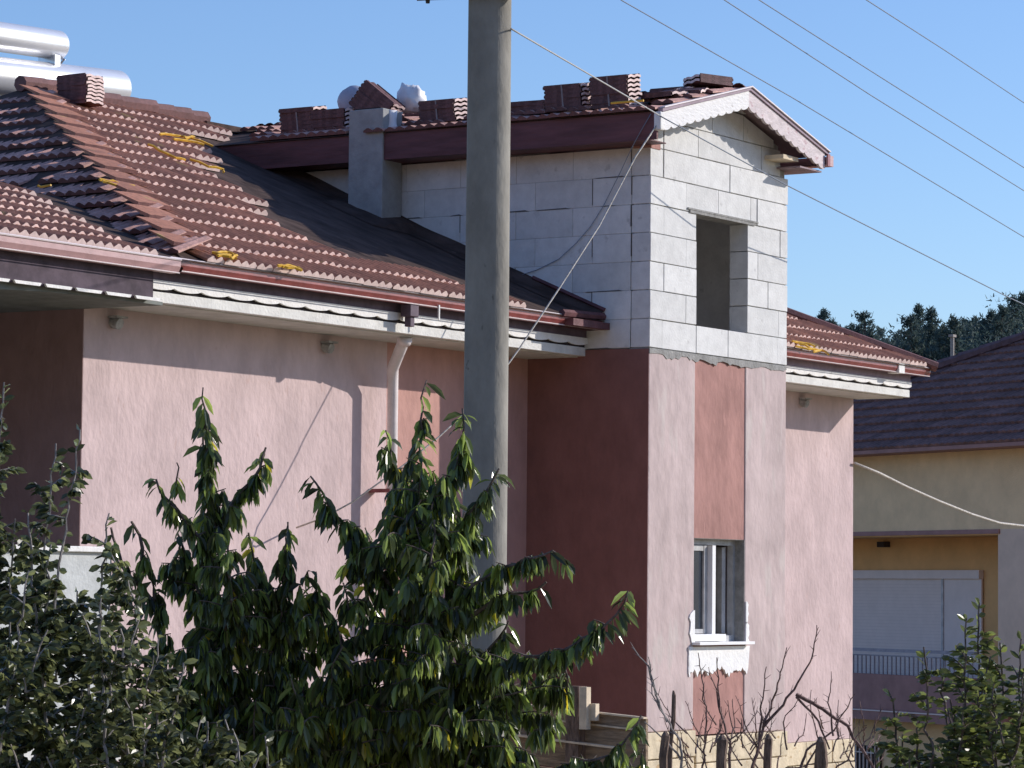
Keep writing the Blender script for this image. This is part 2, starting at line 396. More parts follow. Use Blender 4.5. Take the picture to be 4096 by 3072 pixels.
# interior of the tower: floor, back wall
part('tower_room', MB().box((.21, 2.2, 4.2), (2.39, 2.3, 6.5)).box((.21, .2, 4.3), (2.39, 2.2, 4.36)), ROOM)
part('stair_room', MB().box((.21, 2.2, .5), (2.37, 2.3, 4.15)).box((.21, .25, 1.2), (2.37, 2.2, 1.25)), DARK)
# ---- lower window
win = thing('window', None, None, (0, 0, 0)); bpy.data.objects.remove(win)
wf = part('lower_window', MB().box((WX0 + .001, .10, WZ1 - .055), (1.779, .16, WZ1 - .001)).box((WX0 + .3, .10, WZ0 + .002), (1.779, .16, WZ0 + .06)).box((1.735, .10, WZ0 + .06), (1.779, .16, WZ1 - .055)).box((WX0, .1, WZ0 + .06), (WX0 + .04, .16, WZ1 - .055)), PVCG)
child('window_reveal', MB().box((1.772, .004, WZ0 + .001), (1.779, .099, WZ1 - .004)).box((WX0 + .001, .014, WZ1 - .0045), (1.771, .099, WZ1 - .0005)), CEM, wf)
child('mullion', MB().box((1.265, .055, WZ0 + .07), (1.325, .16, WZ1 - .06)), PVC, wf)
child('bottom_rail', MB().box((WX0 + .004, .03, WZ0 + .012), (1.48, .12, WZ0 + .075)), PVC, wf)
child('closed_sash', MB().box((WX0 + .04, .11, WZ0 + .08), (WX0 + .075, .15, WZ1 - .06)).box((1.20, .105, WZ0 + .08), (1.262, .15, WZ1 - .06)).box((WX0 + .075, .11, WZ0 + .08), (1.20, .15, WZ0 + .12)).box((WX0 + .075, .11, WZ1 - .11), (1.20, .15, WZ1 - .06)), PVCG, wf)
child('glass_pane', MB().box((WX0 + .075, .125, WZ0 + .12), (1.20, .135, WZ1 - .11)), GLASS, wf)
# open sash swung into the room
rs = Matrix.Translation((1.70, .16, 0)) @ Matrix.Rotation(rad(72), 4, 'Z')
ms = MB(); ms.box((0, 0, WZ0 + .08), (.06, .045, WZ1 - .07), rs).box((.36, 0, WZ0 + .08), (.42, .045, WZ1 - .07), rs).box((.06, 0, WZ0 + .08), (.36, .045, WZ0 + .14), rs).box((.06, 0, WZ1 - .13), (.36, .045, WZ1 - .07), rs)
child('open_sash', ms, PVCG, wf); child('open_pane', MB().box((.06, .015, WZ0 + .14), (.36, .025, WZ1 - .13), rs), PVCG, wf)
# sill and plaster patches
part('window_sill', MB().box((.79, -.085, WZ0 - .020), (1.825, .0, WZ0 + .006)).box((WX0 + .002, .0, WZ0 + .001), (1.778, .11, WZ0 + .006)), PVC, bevel=.004)
rr = random.Random(9)
mb = MB()
xs = [.74 + i * .028 for i in range(40)]
lowz = [1.60 + .05 * noise.noise(Vector((x_ * 5, 0, 7))) + rr.uniform(-.05, .03) * (1 if rr.random() < .4 else .3) for x_ in xs]
mb.prism([(.72, -.012, 1.815)] + [(x, -.012, z) for x, z in zip(xs, lowz)] + [(1.86, -.012, 1.815)], (0, .022, 0))
def rag(x0, x1, z0, z1, n=9, side=1):
    L = []
    for i in range(n + 1):
        z = z0 + (z1 - z0) * i / n; wv = (x1 - x0) * (.55 + .45 * rr.random()) * (1 if 0 < i < n else .4); L.append((z, wv))
    if side > 0: mb.prism([(x0, -.011, z) for z, _ in L][::-1] + [(x0 + w_, -.011, z) for z, w_ in L], (0, .02, 0))
    else: mb.prism([(x1, -.011, z) for z, _ in L] + [(x1 - w_, -.011, z) for z, w_ in L][::-1], (0, .02, 0))
rag(.73, WX0 - .001, 1.83, 2.14, 9, -1); rag(.71, .75, 1.55, 1.80, 7, -1); rag(WX1 + .001, 1.86, 1.83, 2.03, 7, 1); rag(WX1 + .001, 1.84, 2.02, 2.22, 7, 1)
part('plaster_patch', mb, PATCH)
# ---- eave slab edge, scalloped fascia, gutter, mauve board: left run and right run
def eave(x0, x1, endcap=False):
    mb = MB(); mb.box((x0, .650, 4.375), (x1, WY + .25, 4.452)); a = part('eave_slab', mb, SLAB, bevel=.004)
    mb = MB(); mb.box((x0 + .02, .72, 4.366), (x1 - .02, WY - .001, 4.374)); part('eave_soffit', mb, SOFF)
    n = max(1, round((x1 - x0) / .325)); d = (x1 - x0) / n; poly = []
    for i in range(n):
        for q in range(8):
            t = q / 8; poly.append((x0 + d * (i + t), .628, 4.486 - .020 * (abs(math.sin(math.pi * t)) ** .6)))
    poly.append((x1, .628, 4.486))
    mb = MB(); mb.prism([(x0, .628, 4.535)] + poly + [(x1, .628, 4.535)], (0, .022, 0)); part('scalloped_fascia', mb, WHITE)
    mb = MB(); mb.box((x0, .640, 4.5352), (x1, .659, 4.69)); part('mauve_fascia', mb, PUR if x0 > 0 else DPUR)
    part('eave_gap_shade', MB().box((x0, .66, 4.453), (x1, .70, 4.69)), DARK)  # dark strip added behind the scallops to paint the shade in the gap
def gutter(x0, x1, y, z, m=GUT, wd=.11, ht=.085):
    mb = MB(); prof = [(0, 0), (.0, -ht * .5), (wd * .18, -ht * .9), (wd * .5, -ht), (wd * .85, -ht), (wd, -ht * .8), (wd, .0)]
    P = [Vector((0, y + a, z + b)) for a, b in prof]
    for a, b in zip(P[:-1], P[1:]):
        mb.face([a + UX * x0, b + UX * x0, b + UX * x1, a + UX * x1])
        n = Vector((0, .004, .004)); mb.face([a + UX * x1 + n, b + UX * x1 + n, b + UX * x0 + n, a + UX * x0 + n])
    mb.face([p + UX * x1 for p in P]); mb.face([p + UX * x0 for p in P][::-1])
    g = part('gutter', mb, m)
    mr = MB(); mr.tube([(x0, y - .003, z + .002), (x1, y - .003, z + .002)], .0085, 6); mr.tube([(x0, y + wd * .12, z - ht * .97), (x1, y + wd * .12, z - ht * .97)], .005, 5)
    child('gutter_rim_glint', mr, RIM, g); return g
eave(-6.2, -.001); eave(2.601, 6.62)
part('eave_end_slab', MB().box((6.501, WY + .25, 4.375), (6.62, 9.2, 4.47)), SLAB)
gutter(-6.12, .0, .48, 4.685); gutter(2.602, 6.78, .48, 4.685)
part('gutter_joint', MB().box((5.98, .465, 4.59), (6.12, .60, 4.70)), WHITE, bevel=.006)
part('gutter_outlet', MB().box((-2.98, .50, 4.50), (-2.86, .60, 4.60)).box((-2.95, .52, 4.42), (-2.89, .58, 4.5)), DPUR, bevel=.006)
part('gutter_hanger', MB().box((-2.60, .478, 4.50), (-2.585, .49, 4.62)), WHITE)
# vents under the eave
for x in (-5.82, -3.12, 5.30):
    mb = MB(); mb.tube([(x, WY - .003, 4.27), (x, WY - .07, 4.25)], [.05, .045], 8); mb.box((x - .06, WY - .09, 4.295), (x + .07, WY - .002, 4.31)); part('vent_cap', mb, MORT)
# downspout
mb = MB(); mb.tube([(-2.62, .80, 4.36), (-2.60, .84, 4.30), (-2.47, 1.02, 4.12), (-2.42, 1.05, 4.02), (-2.42, 1.05, .2)], [.05, .052, .05, .045, .042], 10)
mb.tube([(-2.635, .78, 4.36), (-2.62, .81, 4.325)], .062, 10)
dsp = part('downspout', mb, mat('downspout_paint', (.80, .73, .72), .45, .06, 8, spec=.5), smooth=True)
child('pipe_bracket', MB().box((-2.47, 1.04, 3.1), (-2.37, 1.249, 3.13)), GUT, dsp); child('pipe_bracket', MB().box((-2.47, 1.04, 1.7), (-2.37, 1.249, 1.73)), GUT, dsp)

# ---- porch (left wing): gutter, fascia, soffit, roof
GX = -6.18
gutter(-9.6, GX, .33, 4.655, GUT2, .10, .095)
PF = mat('shaded_porch_fascia', (.10, .075, .095), .85, .2, 6)  # fascia colour darkened to paint the shade below the porch gutter
part('shaded_porch_fascia', MB().box((-9.6, .445, 4.36), (GX - .17, .50, 4.60)), PF)
mb = MB(); x = -9.5
while x < GX - .3:
    mb.prism([(x, .425, 4.374), (x + .02, .425, 4.352), (x + .27, .425, 4.352), (x + .285, .425, 4.374)], (0, .018, 0)); x += .325
part('porch_light_slits', mb, WHITE)  # white dashes painting the slits of light along the shaded fascia
mb = MB()
for i in range(14):
    x0 = -9.6 + i * .245; x1 = x0 + .245
    za = 4.335 - .22 * (1 - min(1, max(0, (x0 + 9.6) / 2.6))) ** 2; zb = 4.335 - .22 * (1 - min(1, max(0, (x1 + 9.6) / 2.6))) ** 2
    mb.hexa([Vector(p) for p in ((x0, .5, za), (x1, .5, zb), (x1, .62, zb), (x0, .62, za), (x0, .5, 4.36), (x1, .5, 4.36), (x1, .62, 4.36), (x0, .62, 4.36))])
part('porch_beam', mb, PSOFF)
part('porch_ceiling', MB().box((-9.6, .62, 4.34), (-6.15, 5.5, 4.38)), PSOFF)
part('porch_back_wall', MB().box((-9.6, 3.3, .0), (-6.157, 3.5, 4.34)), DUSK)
part('balcony_parapet', MB().box((-9.6, .80, 1.2), (-6.34, .92, 2.545)).box((-6.46, .92, 1.2), (-6.34, 1.24, 2.545)), CONB)
part('balcony_coping', MB().box((-9.6, .76, 2.545), (-6.30, .96, 2.585)), WHITE, bevel=.006)
part('balcony_floor', MB().box((-9.6, .8, 1.05), (-6.15, 3.3, 1.2)), SLAB)

# ---- main roof deck (membrane) and tiles
ZR2 = zmain(5.44)
mb = MB()
mb.face([(-6.0, .45, zmain(.45)), (0, .45, zmain(.45)), (0, 5.44, ZR2), (-2.05, 5.44, ZR2)])            # lit front slope
mb.face([(2.59, .45, zmain(.45)), (6.85, .45, zmain(.45)), (2.81, 5.44, ZR2), (2.59, 5.44, ZR2)])
mb.face([(0, 3.9, zmain(3.9)), (2.59, 3.9, zmain(3.9)), (2.59, 5.44, ZR2), (0, 5.44, ZR2)])
mb.face([(-6.0, 10.4, zmain(.48)), (-2.05, 5.44, ZR2), (2.81, 5.44, ZR2), (6.85, 10.4, zmain(.48))])
mb.face([(-6.0, .45, zmain(.45)), (-2.05, 5.44, ZR2), (-6.0, 10.4, zmain(.45))])
mb.face([(6.85, .45, zmain(.45)), (6.85, 10.4, zmain(.45)), (2.81, 5.44, ZR2)])
part('roof_membrane', mb, MEMB)
# upturned membrane strip against the block wall, thick folds
mb = MB(); rr = random.Random(4); prev = None
for i in range(37):
    y = .46 + i * (3.95 - .46) / 36; z = zmain(y); wx = -.10 - .05 * noise.noise(Vector((y * 2.1, 0, 0))); hh = .085 + .03 * noise.noise(Vector((y * 1.7, 3, 0)))
    if 2.45 < y < 3.1: wx -= .42; 
    c = [Vector((wx - .14, y, z + .006)), Vector((wx, y, z + .02 + .012 * rr.random())), Vector((-.006, y, z + hh)), Vector((-.004, y, z + hh + .01))]
    if prev:
        for j in range(3): mb.face([prev[j], c[j], c[j + 1], prev[j + 1]])
    prev = c
part('membrane_flashing', mb, MEMB)
mb = MB()      # eave end of the membrane beside the tower
mb.box((-.62, .40, 4.60), (-.005, .62, 4.66)); mb.tube([(-.7, .47, 4.70), (0, .47, 4.72)], .035, 6); mb.tube([(-.012, .45, 4.78), (-.012, 1.2, 5.10)], .02, 5)
part('membrane_edge', mb, DBRD)
XE = [(5.6, .75), (5.0, .55), (4.75, .1), (4.4, -.75), (4.05, -1.0), (3.65, -1.37), (3.3, -2.0), (2.98, -2.1), (2.6, -2.3), (2.3, -2.45), (2.1, -2.75), (1.85, -2.9), (1.55, -3.05), (1.2, -3.1), (.95, -2.5), (.75, -1.7), (.4, -1.2)]
def xend(y):
    for (ya, xa), (yb, xb) in zip(XE[:-1], XE[1:]):
        if yb <= y <= ya: return xa + (xb - xa) * (ya - y) / (ya - yb)
    return -1
rt = random.Random(2)
def course_tiles(mb, y0, xa, xb, wd=.2, skip=0, **k):
    n = int((xb - xa) / wd)
    for i in range(n + 1):
        x = xa + i * wd
        if x + wd > xb + wd * .5: break
        if rt.random() < skip: continue
        V = Vector((jit(rt, .004), 1, SL - .0 + jit(rt, .006))).normalized()
        P = Vector((x + jit(rt, .003), y0 + jit(rt, .006), zmain(y0) + .004 + jit(rt, .003)))
        tilegeo(mb, P, UX, V, NM, wd - .002, .39, **k)
mb = MB(); CS = .335
for j in range(15):
    y0 = .46 + CS * j
    if y0 > 5.25: break
    hx = -5.95 + (.81 * (y0 - .5)) + .28
    course_tiles(mb, y0, hx + (j % 2) * .0, xend(y0))
part('roof_tiles', mb, [TILE, TILEB]); mb = MB(); course_tiles(mb, .46, 2.62, 6.55); course_tiles(mb, .795, 2.62, 6.3); course_tiles(mb, 1.13, 2.62, 6.0)
for j in range(3, 14):
    y0 = .46 + CS * j; course_tiles(mb, y0, 2.62, 6.75 - .81 * (y0 - .5) - .3)
part('roof_tiles', mb, [TILE, TILEB])
# right hip: cap line
mb = MB(); mb.tube([(6.80, .42, 4.70), (2.81, 5.44, ZR2 + .05)], .055, 7); part('hip_cap', mb, TILED)
# ridge tiles, half round, along the main ridge
mb = MB(); x = -2.15; rr = random.Random(8)
while x < .45:
    z = ZR2 + .035 + jit(rr, .008); mb.tube([(x, 5.40, z), (x + .3, 5.40, z + .012)], [.075, .085], 8); x += .27
part('ridge_tiles', mb, TILED)
# membrane corner at the top right end of the tiles
mb = MB(); mb.hexa([Vector(p) for p in ((.5, 5.3, 6.80), (1.5, 5.3, 6.80), (1.5, 5.5, 6.83), (.5, 5.5, 6.86), (.5, 5.3, 6.86), (1.5, 5.3, 6.87), (1.5, 5.5, 6.88), (.5, 5.5, 6.90))]); part('ridge_batten', mb, MEMB)
# ---- hip face (faces left), tiles running down to the valley
KH = .535
VH = Vector((1, 0, KH - .11)).normalized(); NH = Vector((-KH, 0, 1)).normalized(); UYn = Vector((0, 1, 0))
def zhip(x): return 4.72 + KH * (x + 5.9)
mb = MB(); rt = random.Random(12)
for j in range(15):
    x0 = -6.1 + .285 * j
    z = zhip(x0)
    yh = .5 + (x0 + .30 + 5.9) / .81; yv = .53 + (x0 + .0 + 5.9) / .56
    yv = min(max(yv, yh + .7) + .4, 10.2 - (x0 + 6.0) / .79 - .3)
    if x0 < -5.95: x0 = -5.95; z = zhip(x0)
    y = yh - .1 + jit(rt, .04)
    while y < yv + .3:
        if rt.random() > .03:
            V = Vector((1, jit(rt, .008), KH - .14 + jit(rt, .012))).normalized()
            P = Vector((x0 + jit(rt, .010), y, z + .035 + jit(rt, .006)))
            tilegeo(mb, P, UYn, V, NH, .20, .42, amp=.026, th=.02, lift=.03)
        y += .205
part('hip_face_tiles', mb, [HTILE, TILED])
part('hip_face_base', MB().prism([(-6.0, .45, 4.62), (-2.05, 5.44, ZR2 - .05), (-6.0, 10.4, 4.62)], (-.02, 0, -.03)), MEMB)
# long starter tiles along the hip line: one strip per course, shade painted on the dark edges
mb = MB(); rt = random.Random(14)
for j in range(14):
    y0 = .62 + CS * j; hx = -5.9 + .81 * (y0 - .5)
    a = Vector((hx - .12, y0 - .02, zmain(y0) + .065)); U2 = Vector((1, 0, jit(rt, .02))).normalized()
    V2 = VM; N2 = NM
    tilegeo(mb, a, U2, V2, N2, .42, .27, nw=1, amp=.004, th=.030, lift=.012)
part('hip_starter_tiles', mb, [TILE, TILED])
# porch roof: lower slope with its own rows
SP = .32
def zp(y): return 4.64 + SP * (y - .33)
VP = Vector((0, 1, SP)).normalized(); NP = Vector((0, -SP, 1)).normalized()
mb = MB(); mb.face([(-9.8, .36, zp(.36)), (-6.0, .36, zp(.36)), (-4.6, 2.73, zp(2.73)), (-9.8, 2.73, zp(2.73))]); mb.face([(-9.8, 2.73, zp(2.73)), (-4.6, 2.73, zp(2.73)), (-6.0, 5.3, 4.5), (-9.8, 5.3, 4.5)]); mb.face([(-9.8, .36, zp(.36)), (-9.8, 2.73, zp(2.73)), (-9.8, 5.3, 4.5), (-9.8, 5.3, 4.38), (-9.8, .36, 4.38)]); 
part('porch_roof_base', mb, MEMB)
mb = MB(); rt = random.Random(31)
for j in range(7):
    y0 = .37 + .335 * j; x = -9.8 
    xe = -6.5 + .56 * (y0 - .37) - .1
    while x < xe:
        tilegeo(mb, Vector((x, y0, zp(y0) + .005)), UX, Vector((0, 1, SP + jit(rt, .01))).normalized(), NP, .198, .40); x += .2
part('porch_roof_tiles', mb, [TILE, TILEB])

# ---- dormer roof
DS = .25; EX = -.30; RX = 1.29; EZ = 6.455
def zd(x): return EZ + DS * (x - EX) if x < RX else EZ + DS * (RX - EX) - .262 * (x - RX)
part('dormer_fascia', MB().box((EX - .012, -.24, 6.215), (EX + .012, 4.55, 6.455)), DBRD)
part('dormer_soffit', MB().box((EX + .012, -.16, 6.215), (-.006, 4.3, 6.225)), DBRD)
mb = MB()
y0, y1 = -.26, 5.5
mb.hexa([Vector(p) for p in ((EX, y0, EZ - .015), (RX, y0, zd(RX) - .015), (RX, y1, zd(RX) - .015), (EX, 4.6, EZ - .015), (EX, y0, EZ + .005), (RX, y0, zd(RX) + .005), (RX, y1, zd(RX) + .005), (EX, 4.6, EZ + .005))])
mb.hexa([Vector(p) for p in ((RX, y0, zd(RX) - .015), (2.84, y0, zd(2.84) - .015), (2.84, y1, zd(2.84) - .015), (RX, y1, zd(RX) - .015), (RX, y0, zd(RX) + .005), (2.84, y0, zd(2.84) + .005), (2.84, y1, zd(2.84) + .005), (RX, y1, zd(RX) + .005))])
part('dormer_roof_deck', mb, DORSOF)
part('dormer_membrane', MB().hexa([Vector(p) for p in ((EX - .03, y0 + .02, EZ + .0055), (RX, y0 + .02, zd(RX) + .0055), (RX, y1, zd(RX) + .0055), (EX - .03, 4.75, EZ + .0055), (EX - .03, y0 + .02, EZ + .012), (RX, y0 + .02, zd(RX) + .012), (RX, y1, zd(RX) + .012), (EX - .03, 4.75, EZ + .012))]), MEMB)
# rake boards (white, scalloped lower edge)
def rake(xa, za, xb, zb, nm, hgt, m):
    mb = MB(); n = 11; up = []; dn = []
    for i in range(n * 6 + 1):
        t = i / (n * 6); x = xa + (xb - xa) * t; z = za + (zb - za) * t
        s_ = abs(math.sin(math.pi * t * n)) ** .6
        up.append((x, -.285, z)); dn.append((x, -.285, z - hgt + .022 - .024 * s_ + .004 * noise.noise(Vector((x * 9, 0, z)))))
    for i in range(n * 6):
        a, b, c, d = [Vector(p) for p in (dn[i], dn[i + 1], up[i + 1], up[i])]; e = Vector((0, .028, 0))
        mb.hexa([a, b, b + e, a + e, d, c, c + e, d + e])
    return part(nm, mb, m)
RK = mat('peeling_white_board', (.80, .79, .78), .7, .04, 9, .8, 14, (1, 1, 3), spots=(17, .66, (.48, .45, .43), (1, 1, 1.6)), bdist=.01)
RK2 = mat('pinkish_peeling_board', (.66, .58, .585), .7, .10, 9, .5, 14, (1, 1, 3), spots=(11, .60, (.50, .37, .39), (1, 1, 1.4)), bdist=.01)
rake(EX + .02, EZ - .002, RX - .01, zd(RX) - .002, 'left_rake_board', .165, RK)
rake(RX - .01, zd(RX) - .002, 2.80, zd(2.80) - .002, 'right_rake_board', .165, RK2)
mb = MB(); e = Vector((0, .05, 0))
for xa, xb in ((EX - .01, RX), (RX, 2.86)):
    a, b = Vector((xa, -.30, zd(xa) + .0)), Vector((xb, -.30, zd(xb) + .0)); u = Vector((0, 0, .03)); mb.hexa([a, b, b + e, a + e, a + u, b + u, b + u + e, a + u + e])
part('verge_trim', mb, PUR)
mb = MB()
for xa, xb in ((EX, RX + .01), (RX + .01, 2.87)):
    a, b = Vector((xa, -.315, zd(xa) + .032)), Vector((xb, -.315, zd(xb) + .032)); u = Vector((0, 0, .012)); mb.hexa([a, b, b + e, a + e, a + u, b + u, b + u + e, a + u + e])
part('verge_drip_edge', mb, RIM)
part('eave_beam_end', MB().box((2.12, -.20, 6.335), (2.42, .1, 6.375)), WOODB)
part('right_eave_soffit', MB().box((2.36, -.25, 6.275), (2.80, 5, 6.29)), DORSOF)
part('wall_plate', MB().box((2.44, .03, 6.2), (2.58, .2, 6.30)), MORT)
mb = MB(); mb.box((2.80, -.30, 6.34), (2.93, 5, 6.35)).box((2.92, -.30, 6.35), (2.93, 5, 6.44)).box((2.80, -.31, 6.34), (2.93, -.30, 6.44)); part('dormer_gutter', mb, GUT2)
part('dormer_gutter_stop', MB().box((2.80, -.318, 6.335), (2.85, -.3105, 6.45)), GUT)
# dormer tiles (left slope, butts face left)
mb = MB(); VD = Vector((1, 0, DS)).normalized(); ND = Vector((-DS, 0, 1)).normalized(); rt = random.Random(44)
for j in range(5):
    x0 = EX - .05 + .33 * j; y = -.25 + jit(rt, .02)
    ye = [2.62, 4.2, 4.5, 4.9, 5.2][j]
    while y < ye:
        if rt.random() > (.0 if j == 0 else .12):
            V = Vector((1, jit(rt, .01), DS + jit(rt, .03) - .06)).normalized()
            tilegeo(mb, Vector((x0 + jit(rt, .02), y, zd(x0) + .018 + (0 if j == 0 else abs(jit(rt, .03))))), UYn, V, ND, .215, .38, amp=.024, th=.016, lift=.024)
        y += .22
part('dormer_tiles', mb, [HTILE, TILED])
mb = MB(); y = 3.05; rt = random.Random(46)
while y < 3.95:
    tilegeo(mb, Vector((EX - .03, y, EZ + .02)), UYn, VD, ND, .215, .38, amp=.022, th=.024, lift=.028); y += .22
part('dormer_rear_tiles', mb, [HTILE, TILED])
mb = MB(); V3 = Vector((-1, 0, .262)).normalized(); N3 = Vector((.262, 0, 1)).normalized()
for j in range(5):
    x0 = 2.88 - .33 * j; y = -.27
    while y < 5.2: tilegeo(mb, Vector((x0, y, zd(x0) + .012)), UYn, V3, N3, .215, .38, amp=.022, th=.024, lift=.028, seg=3); y += .22
part('dormer_right_tiles', mb, [TILED, TILED])
# ---- chimney
ch = part('chimney', MB().box((-.335, 2.63, 5.45), (-.02, 3.01, 6.69)), CHIM, bevel=.008)
child('chimney_top', MB().box((-.30, 2.68, 6.691), (-.05, 2.96, 6.705)), DARK, ch)
child('chimney_foot', MB().tube([(-.36, 3.02, 5.80), (-.37, 2.85, 5.73), (-.36, 2.62, 5.64), (-.2, 2.58, 5.60)], .022, 6), CHIM, ch)

# ================================================================== loose roof tiles in stacks
def tile_mesh(nm, m, ends, L=.40, W=.23, T=.022):
    mb = MB(); n = 8
    for i in range(n):
        q = []
        for t in (i / n, (i + 1) / n):
            z = .006 * math.sin(4 * math.pi * t - 1.2); q.append((t * W - W / 2, z))
        (xa, za), (xb, zb) = q; A, B = -L / 2, L / 2
        mb.cur = 0
        mb.face([(xa, A, za + T), (xb, A, zb + T), (xb, B, zb + T), (xa, B, za + T)]); mb.face([(xb, A, zb), (xa, A, za), (xa, B, za), (xb, B, zb)])
        mb.cur = 1
        mb.face([(xa, A, za), (xb, A, zb), (xb, A, zb + T), (xa, A, za + T)]); mb.face([(xb, B, zb), (xa, B, za), (xa, B, za + T), (xb, B, zb + T)])
    mb.cur = 0
    for sx in (-1, 1): mb.box((sx * W / 2 - .004, -L / 2 + .012, -.013), (sx * W / 2 + .004, L / 2 - .012, T + .007))
    me = bpy.data.meshes.new(nm); me.from_pydata(mb.v, [], mb.f); me.materials.append(m); me.materials.append(ends)
    me.polygons.foreach_set('material_index', mb.mi); me.update(); return me
TM = tile_mesh('loose_roof_tile', STKT, TILEB); TM2 = tile_mesh('ridge_stack_tile', STKT, TILEB, .36, .24)
proto = None
def stack(n, P, rz, tilt, label, group, me=TM, tiltax='Y', pitch=.040, strap=False):
    global proto
    rot = Matrix.Rotation(rz, 4, 'Z') @ Matrix.Rotation(tilt, 4, tiltax); rr = random.Random(int(P[1] * 100))
    for i in range(n):
        if proto is None: proto = o = bpy.data.objects.new('loose_roof_tile', me)
        else: o = proto.copy(); o.data = me
        sc.collection.objects.link(o)
        p = Vector(P) + rot.to_3x3() @ Vector((jit(rr, .006), jit(rr, .008), i * pitch))
        o.matrix_world = Matrix.Translation(p) @ rot @ Matrix.Rotation(jit(rr, .03), 4, 'Z')
        tag(o, label, 'roof tile', group)
    if strap:
        mb = MB(); h = n * pitch - .012; w_ = .121
        q = [(-w_, 0, 0), (w_, 0, 0), (w_, 0, h), (-w_, 0, h), (-w_, 0, 0)]
        for a, b in zip(q[:-1], q[1:]):
            a, b = Vector(a), Vector(b); mb.hexa([a + Vector((0, -.008, 0)), b + Vector((0, -.008, 0)), b + Vector((0, .008, 0)), a + Vector((0, .008, 0))] + [v + Vector((0, 0, .002)) + (Vector((.002 * (1 if v.x > 0 else -1), 0, 0))) for v in (a + Vector((0, -.008, 0)), b + Vector((0, -.008, 0)), b + Vector((0, .008, 0)), a + Vector((0, .008, 0)))])
        o = mb.build('binding_strap', STRAP); o.matrix_world = Matrix.Translation(Vector(P)) @ rot
        tag(o, strap, 'strap', 'straps round the tile stacks')
ty = -math.atan(DS) * .7
X1 = .12
def sp(x, ybot, X=X1):                      # point on the dormer roof under picture column x at plane X
    p = onp(x, ybot, 0, X); return Vector((X, p.y, zd(X) + .05))
GS = 'tiles stacked on the dormer roof'
stack(7, sp(1331, 215), 0, ty, 'brown roof tile in the tallest, straightest stack on the dormer roof, nearest the gable', GS, strap='grey strap round the tallest stack of tiles near the gable')
stack(6, sp(1232, 228), 0, ty, 'brown roof tile in the broad stack left of the tallest one', GS + ', second from the gable', strap='grey strap round the broad stack of tiles left of the tallest one')
stack(3, sp(1150, 236), .1, ty + .0, 'brown roof tile in the low leaning heap just right of the concrete pole', GS + ', low heap')
stack(5, sp(960, 250), 0, ty, 'brown roof tile in the stack just left of the concrete pole', GS + ', left of the pole', strap='grey strap round the tiles just left of the pole')
stack(6, sp(659, 292), .02, ty, 'brown roof tile in the leftmost stack on the dormer roof', GS + ', leftmost', strap='grey strap round the leftmost stack of tiles')
stack(5, sp(725, 290), .0, ty, 'brown roof tile in the stack between the leftmost one and the chimney', GS + ', beside the chimney')
pt = sp(812, 248, .25)
stack(7, pt + Vector((-.02, .06, .08)), .15, rad(38), 'brown roof tile in the tipped-over stack above the chimney', GS + ', tipped over', tiltax='X')
stack(2, Vector((1.0, -.02, zd(1.0) + .10)), 1.2, 0.08, 'dark roof tile of the pair lying alone near the gable peak', GS + ', at the peak')
stack(8, Vector((-1.78, 5.0, ZR2 - .14)), .0, 0.0, 'pink roof tile in the stack on the main ridge in front of the tanks', 'tiles stacked on the main ridge', me=TM2, pitch=.033)
# scattered loose tiles on the dormer slope
rs_ = random.Random(77)
for k, (x_, y_) in enumerate(((.55, -.02), (.35, .08), (.75, .25), (.95, .3), (.5, 1.55), (.45, 2.2), (.8, 2.7), (.4, 2.35))):
    o = proto.copy(); sc.collection.objects.link(o)
    o.matrix_world = Matrix.Translation((x_, y_, zd(x_) + .085)) @ Matrix.Rotation(rs_.uniform(-.3, .3), 4, 'Z') @ Matrix.Rotation(-.2 + jit(rs_, .12), 4, 'Y')
    tag(o, 'loose brown tile lying singly on the dormer roof between the stacks', 'roof tile', 'single loose tiles on the dormer roof')

# sacks
def sack(name, label, P, rx, ry, rz, m, seed, squash=2.4, cat='sack', am=1):
    mb = MB(); n = 20; k = 12; vs = []; fs = []
    for i in range(k + 1):
        ph = math.pi * i / k
        for j in range(n):
            th = 2 * math.pi * j / n; d = Vector((math.sin(ph) * math.cos(th), math.sin(ph) * math.sin(th), math.cos(ph)))
            q = 1 + am * (.45 * noise.noise(d * 1.7 + Vector((seed, 0, 0))) + .30 * noise.noise(d * 4.5 + Vector((seed, 9, 0))))
            vs.append(Vector((d.x * rx * q, d.y * ry * q, max(d.z * q, -.75) * rz)))
    for i in range(k):
        for j in range(n): fs.append((i * n + j, (i + 1) * n + j, (i + 1) * n + (j + 1) % n, i * n + (j + 1) % n))
    mb.add(vs, fs); o = mb.build(name, m, smooth=True); o.location = P; return tag(o, label, cat)
SACKW = mat('white_plastic', (.85, .85, .87), .45, .04, 6); SACKG = mat('bluish_plastic', (.42, .45, .55), .5, .08, 5)
a = onp(765, 219, 0, .55); sack('plastic_basin', 'rounded grey-blue plastic tub left of the tipped stack of tiles', a, .13, .17, .15, SACKG, 1, cat='tub', am=.12)
a = onp(888, 217, 0, .55); sack('plastic_sack', 'crumpled white plastic sack on the dormer roof right of the tipped tiles', a, .12, .15, .15, SACKW, 5, am=.75)
a = onp(844, 268, 0, -.18)
mb = MB(); prof = [(.0, 0), (.075, .0), (.082, .03), (.060, .09), (.052, .14), (.056, .22), (.0, .225)]; n = 14; vs = []; fs = []
for r_, h_ in prof:
    for j in range(n):
        t = 2 * math.pi * j / n; q = 1 + .10 * math.sin(3 * t + h_ * 20); vs.append((r_ * q * math.cos(t), r_ * q * math.sin(t), h_))
for i in range(len(prof) - 1):
    for j in range(n): fs.append((i * n + j, i * n + (j + 1) % n, (i + 1) * n + (j + 1) % n, (i + 1) * n + j))
